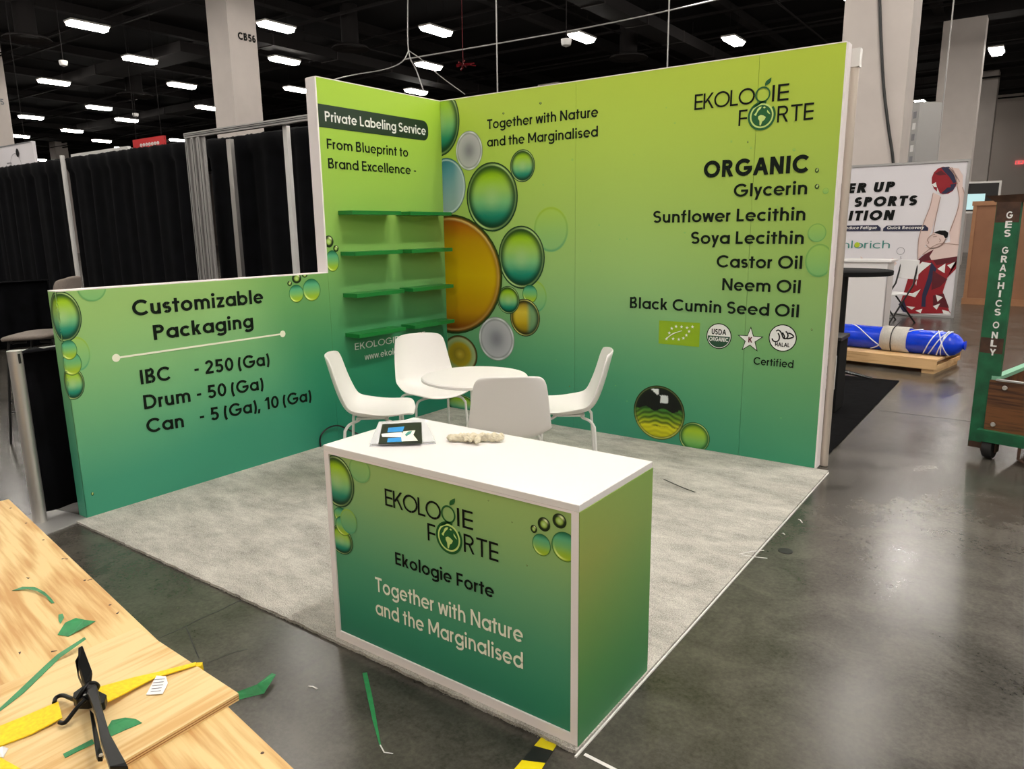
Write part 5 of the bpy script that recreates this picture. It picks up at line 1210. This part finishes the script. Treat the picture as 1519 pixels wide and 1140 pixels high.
bpoly([(700, 590), (835, 570), (830, 600), (720, 620)], 'maroon_d', 'figure_print', 4.2); bpoly([(700, 650), (780, 700), (740, 740), (690, 760)], 'maroon_d', 'figure_print', 4.2); bpoly([(700, 790), (760, 780), (790, 860), (700, 850)], 'maroon_d', 'figure_print', 4.2); bpoly([(505, 840), (535, 810), (560, 890), (530, 880)], 'navy', 'figure_print', 4.2)
for pts in (((600, 640), (640, 600), (690, 610), (640, 650), (610, 680)), ((590, 680), (600, 655), (605, 700)), ((600, 720), (610, 700), (605, 735)), ((725, 640), (770, 610), (765, 665)), ((780, 620), (825, 600), (800, 640)), ((560, 790), (630, 755), (600, 800)), ((715, 785), (755, 800), (725, 825)), ((548, 850), (600, 855), (580, 870)), ((700, 850), (740, 835), (720, 870)), ((750, 870), (790, 880), (800, 898), (760, 895)), ((600, 875), (640, 865), (630, 890))):
    bpoly(pts, 'ink_white', 'figure_print', 5)
bpoly([(550, 870), (560, 850), (780, 860), (800, 890), (560, 892)], 'maroon', 'figure_print', 4.6)
# small second player
bpoly([(290, 570), (320, 590), (345, 635), (325, 630), (300, 600)], 'skin', 'figure_print', 3); bpoly([(360, 590), (400, 610), (440, 620), (430, 640), (385, 630)], 'maroon', 'figure_print', 3); bpoly([(440, 590), (475, 580), (495, 610), (465, 640), (440, 625)], 'skin', 'figure_print', 3.2)
ringmesh(SN, *bxy(517, 540), .055, .062, 'grey_ink', t, 'figure_line', 3); stroke(SN, [bxy(518, 570), bxy(520, 600), bxy(521, 630)], .005, 'grey_ink', t, 'figure_line', 3)

# brown panel wall
pw = aY(1430, 452, 12.0)
t = thing('brown_panel_wall', 'brown hardboard panel wall with timber rails behind the green cart', 'wall', (pw.x, 12.0, 0))
for k in range(5): MB().box(k*1.2+.005, k*1.2+1.195, 0, .02, .12, 1.86).add('panel', M['brown'], t); MB().box(k*1.2-.03, k*1.2+.03, -.02, 0, .05, 1.90).add('stile', M['brown_rail'], t)
MB().box(-.05, 6, -.03, .04, 1.86, 1.94).add('top_rail', M['brown_rail'], t); MB().box(-.05, 6, -.03, .04, 0, .12).add('bottom_rail', M['brown_rail'], t)
ps_ = aY(1455, 291, 14.5)
t = thing('display_screen', 'small lit screen on a black panel above the brown wall', 'screen', (ps_.x, 14.5, 0))
MB().box(-.35, .35, 0, .05, 1.75, 2.42).add('bezel', M['white_metal'], t); MB().box(-.31, .31, -.012, 0, 1.8, 2.38).add('panel', M['black'], t); MB().box(-.29, .08, -.02, -.012, 1.83, 2.16).add('screen', M['screen'], t); MB().box(-.1, .1, .0, .05, 0, 1.75).add('stand', M['steel_dull'], t)
ex = aY(1512, 240, 51.5)
t = thing('exit_sign', 'tiny lit red exit sign on the far wall at the right edge', 'sign', (ex.x, 51.9, ex.z)); MB().box(-.22, .22, 0, .1, -.11, .11).add('case', M['exit'], t)
text(Surf((0, 0, 0), (1, 0, 0), (0, -1, 0), lift=.01), 'EXIT', -.16, .16, -.07, .14, .2, 'ink_white', t, 'lettering', k=1)
# hanging tower graphic beside the massive column
pt_ = aD(1362, 200, 19)
t = thing('printed_tower', 'tall grey printed tower display beside the massive column', 'display', (pt_.x-.02, pt_.y, 0), radians(-38))
MB().box(-.35, .35, -.35, .35, 0, 4.55).add('body', M['steel_dull'], t); 
for r_ in range(9):
    for c_ in range(4): MB().box(-.29+c_*.155, -.29+c_*.155+.10, -.356, -.35, 2.0+r_*.27, 2.0+r_*.27+.16).add('printed_window', M['grey_ink'] if (r_+c_) % 2 else M['paper'], t)
# green cart
uc = Vector((.97, -.24, 0)).normalized(); vc = Vector((.24, .97, 0)).normalized(); cb = aZ(1459, 638, .19)
t = thing('graphics_cart', 'green steel cart with plywood sides and a lettered upright post at the right edge', 'cart', (cb.x, cb.y, 0), math.atan2(uc.y, uc.x))
MB().box(0.0, 1.3, .0, .02, .20, .53).add('front_panel', M['cartwood'], t); MB().box(0, .02, .02, 1.5, .20, .53).add('side_panel', M['cartwood'], t); MB().box(1.28, 1.3, .02, 1.5, .2, .53).add('side_panel', M['cartwood'], t); MB().box(0, 1.3, 1.48, 1.5, .2, .53).add('rear_panel', M['cartwood'], t)
MB().box(0.02, 1.28, .02, 1.48, .2, .22).add('deck', M['cartwood'], t)
MB().box(.002, .05, .022, 1.52, .53, .555).add('rim', mat('pale_green_paint', L3(120, 176, 146), .5), t, label='pale green side rim'); MB().box(.035, 1.32, -.006, .026, .53, .54).add('rim', M['steel_dull'], t)
MB().box(-.03, 1.32, -.04, .02, .125, .20).add('chassis_rail', M['cart_green'], t); MB().box(-.03, 1.32, 1.48, 1.54, .125, .20).add('chassis_rail', M['cart_green'], t)
for x, z in ((.09, .49), (.05, .24), (.6, .49), (.6, .24)): MB().lathe([(.012, -.006), (.016, 0), (.012, .002)], 12, (0, 0, 0), 'x').add('bolt', M['steel'], t).matrix_local = Matrix.Translation((x, -.004, z)) @ Matrix.Rotation(radians(90), 4, 'Z')
MB().box(.30, .42, -.006, 0, .27, .46).add('label_sheet', M['paper'], t)
# upright post with channel
pp = aZ(1452, 664, .06); rel = pp-Vector((cb.x, cb.y, 0)); px_, py_ = rel.dot(uc), rel.dot(vc)
def post_part(): pass
wP = .135
MB().box(px_-wP/2, px_+wP/2, py_, py_+.012, .06, 1.66).box(px_+wP/2-.012, px_+wP/2, py_+.012, py_+.035, .06, 1.66).box(px_-wP/2, px_-wP/2+.012, py_+.012, py_+.035, .06, 1.66).add('upright_post', M['cart_green'], t)
MB().prism([(px_-.13, py_-.02, 1.695), (px_+.13, py_-.02, 1.70), (px_+.10, py_, 1.65), (px_-.075, py_, 1.655)], (0, .1, 0)).add('post_head', M['rust'], t)
for za, zb_ in ((1.53, 1.655), (.70, .80), (.06, .10)): MB().box(px_-wP/2+.002, px_+wP/2-.002, py_-.001, py_, za, zb_).add('rust_patch', M['rust'], t)
SP_ = Surf((px_, py_, 0), (1, 0, 0), (0, -1, 0), lift=.001)
def cart_z(px, py):  # height of a photo pixel on the post face
    f = -(Vector((CX, CY, CZ))-pp).dot(vc)/ray(px, py).dot(vc); return CZ+ray(px, py).z*f
for ch, x, y in (('G', 1490, 324), ('E', 1487, 338), ('S', 1486, 351), ('G', 1483, 376), ('R', 1481, 389), ('A', 1479.5, 402), ('P', 1477.5, 415), ('H', 1475.5, 428), ('I', 1474, 440), ('C', 1472.5, 454), ('S', 1470.5, 467), ('O', 1469, 486), ('N', 1467.5, 501), ('L', 1465, 513), ('Y', 1464, 526)):
    z_ = cart_z(x, y); wd_ = .012 if ch == 'I' else .036
    text(SP_, ch, -wd_/2+.012, wd_/2+.012, z_, .043, .2, 'ink_white', t, 'lettering', k=2)
def wheel(x, y):
    for_ = t
    MB().lathe([(.03, -.03), (.075, -.028), (.08, 0), (.075, .028), (.03, .03)], 24, (x, y, .08), 'x').add('wheel', M['rubber'], t, smooth=True); MB().box(x-.045, x-.035, y-.03, y+.03, .05, .13).box(x+.035, x+.045, y-.03, y+.03, .05, .13).add('caster_fork', M['rust'], t)
wp = aZ(1474, 684, 0)-Vector((cb.x, cb.y, 0)); wheel(wp.dot(uc)-.05, wp.dot(vc)+.06); wheel(1.2, .1); wheel(.1, 1.4); wheel(1.2, 1.4)
mb = MB(); mb.tube([(.22, -.03, .13), (.22, -.03, .05), (.25, -.03, .035), (1.0, -.03, .035), (1.03, -.03, .05), (1.03, -.03, .13)], .010, 8); mb.add('brake_bar', M['rust'], t, smooth=True)
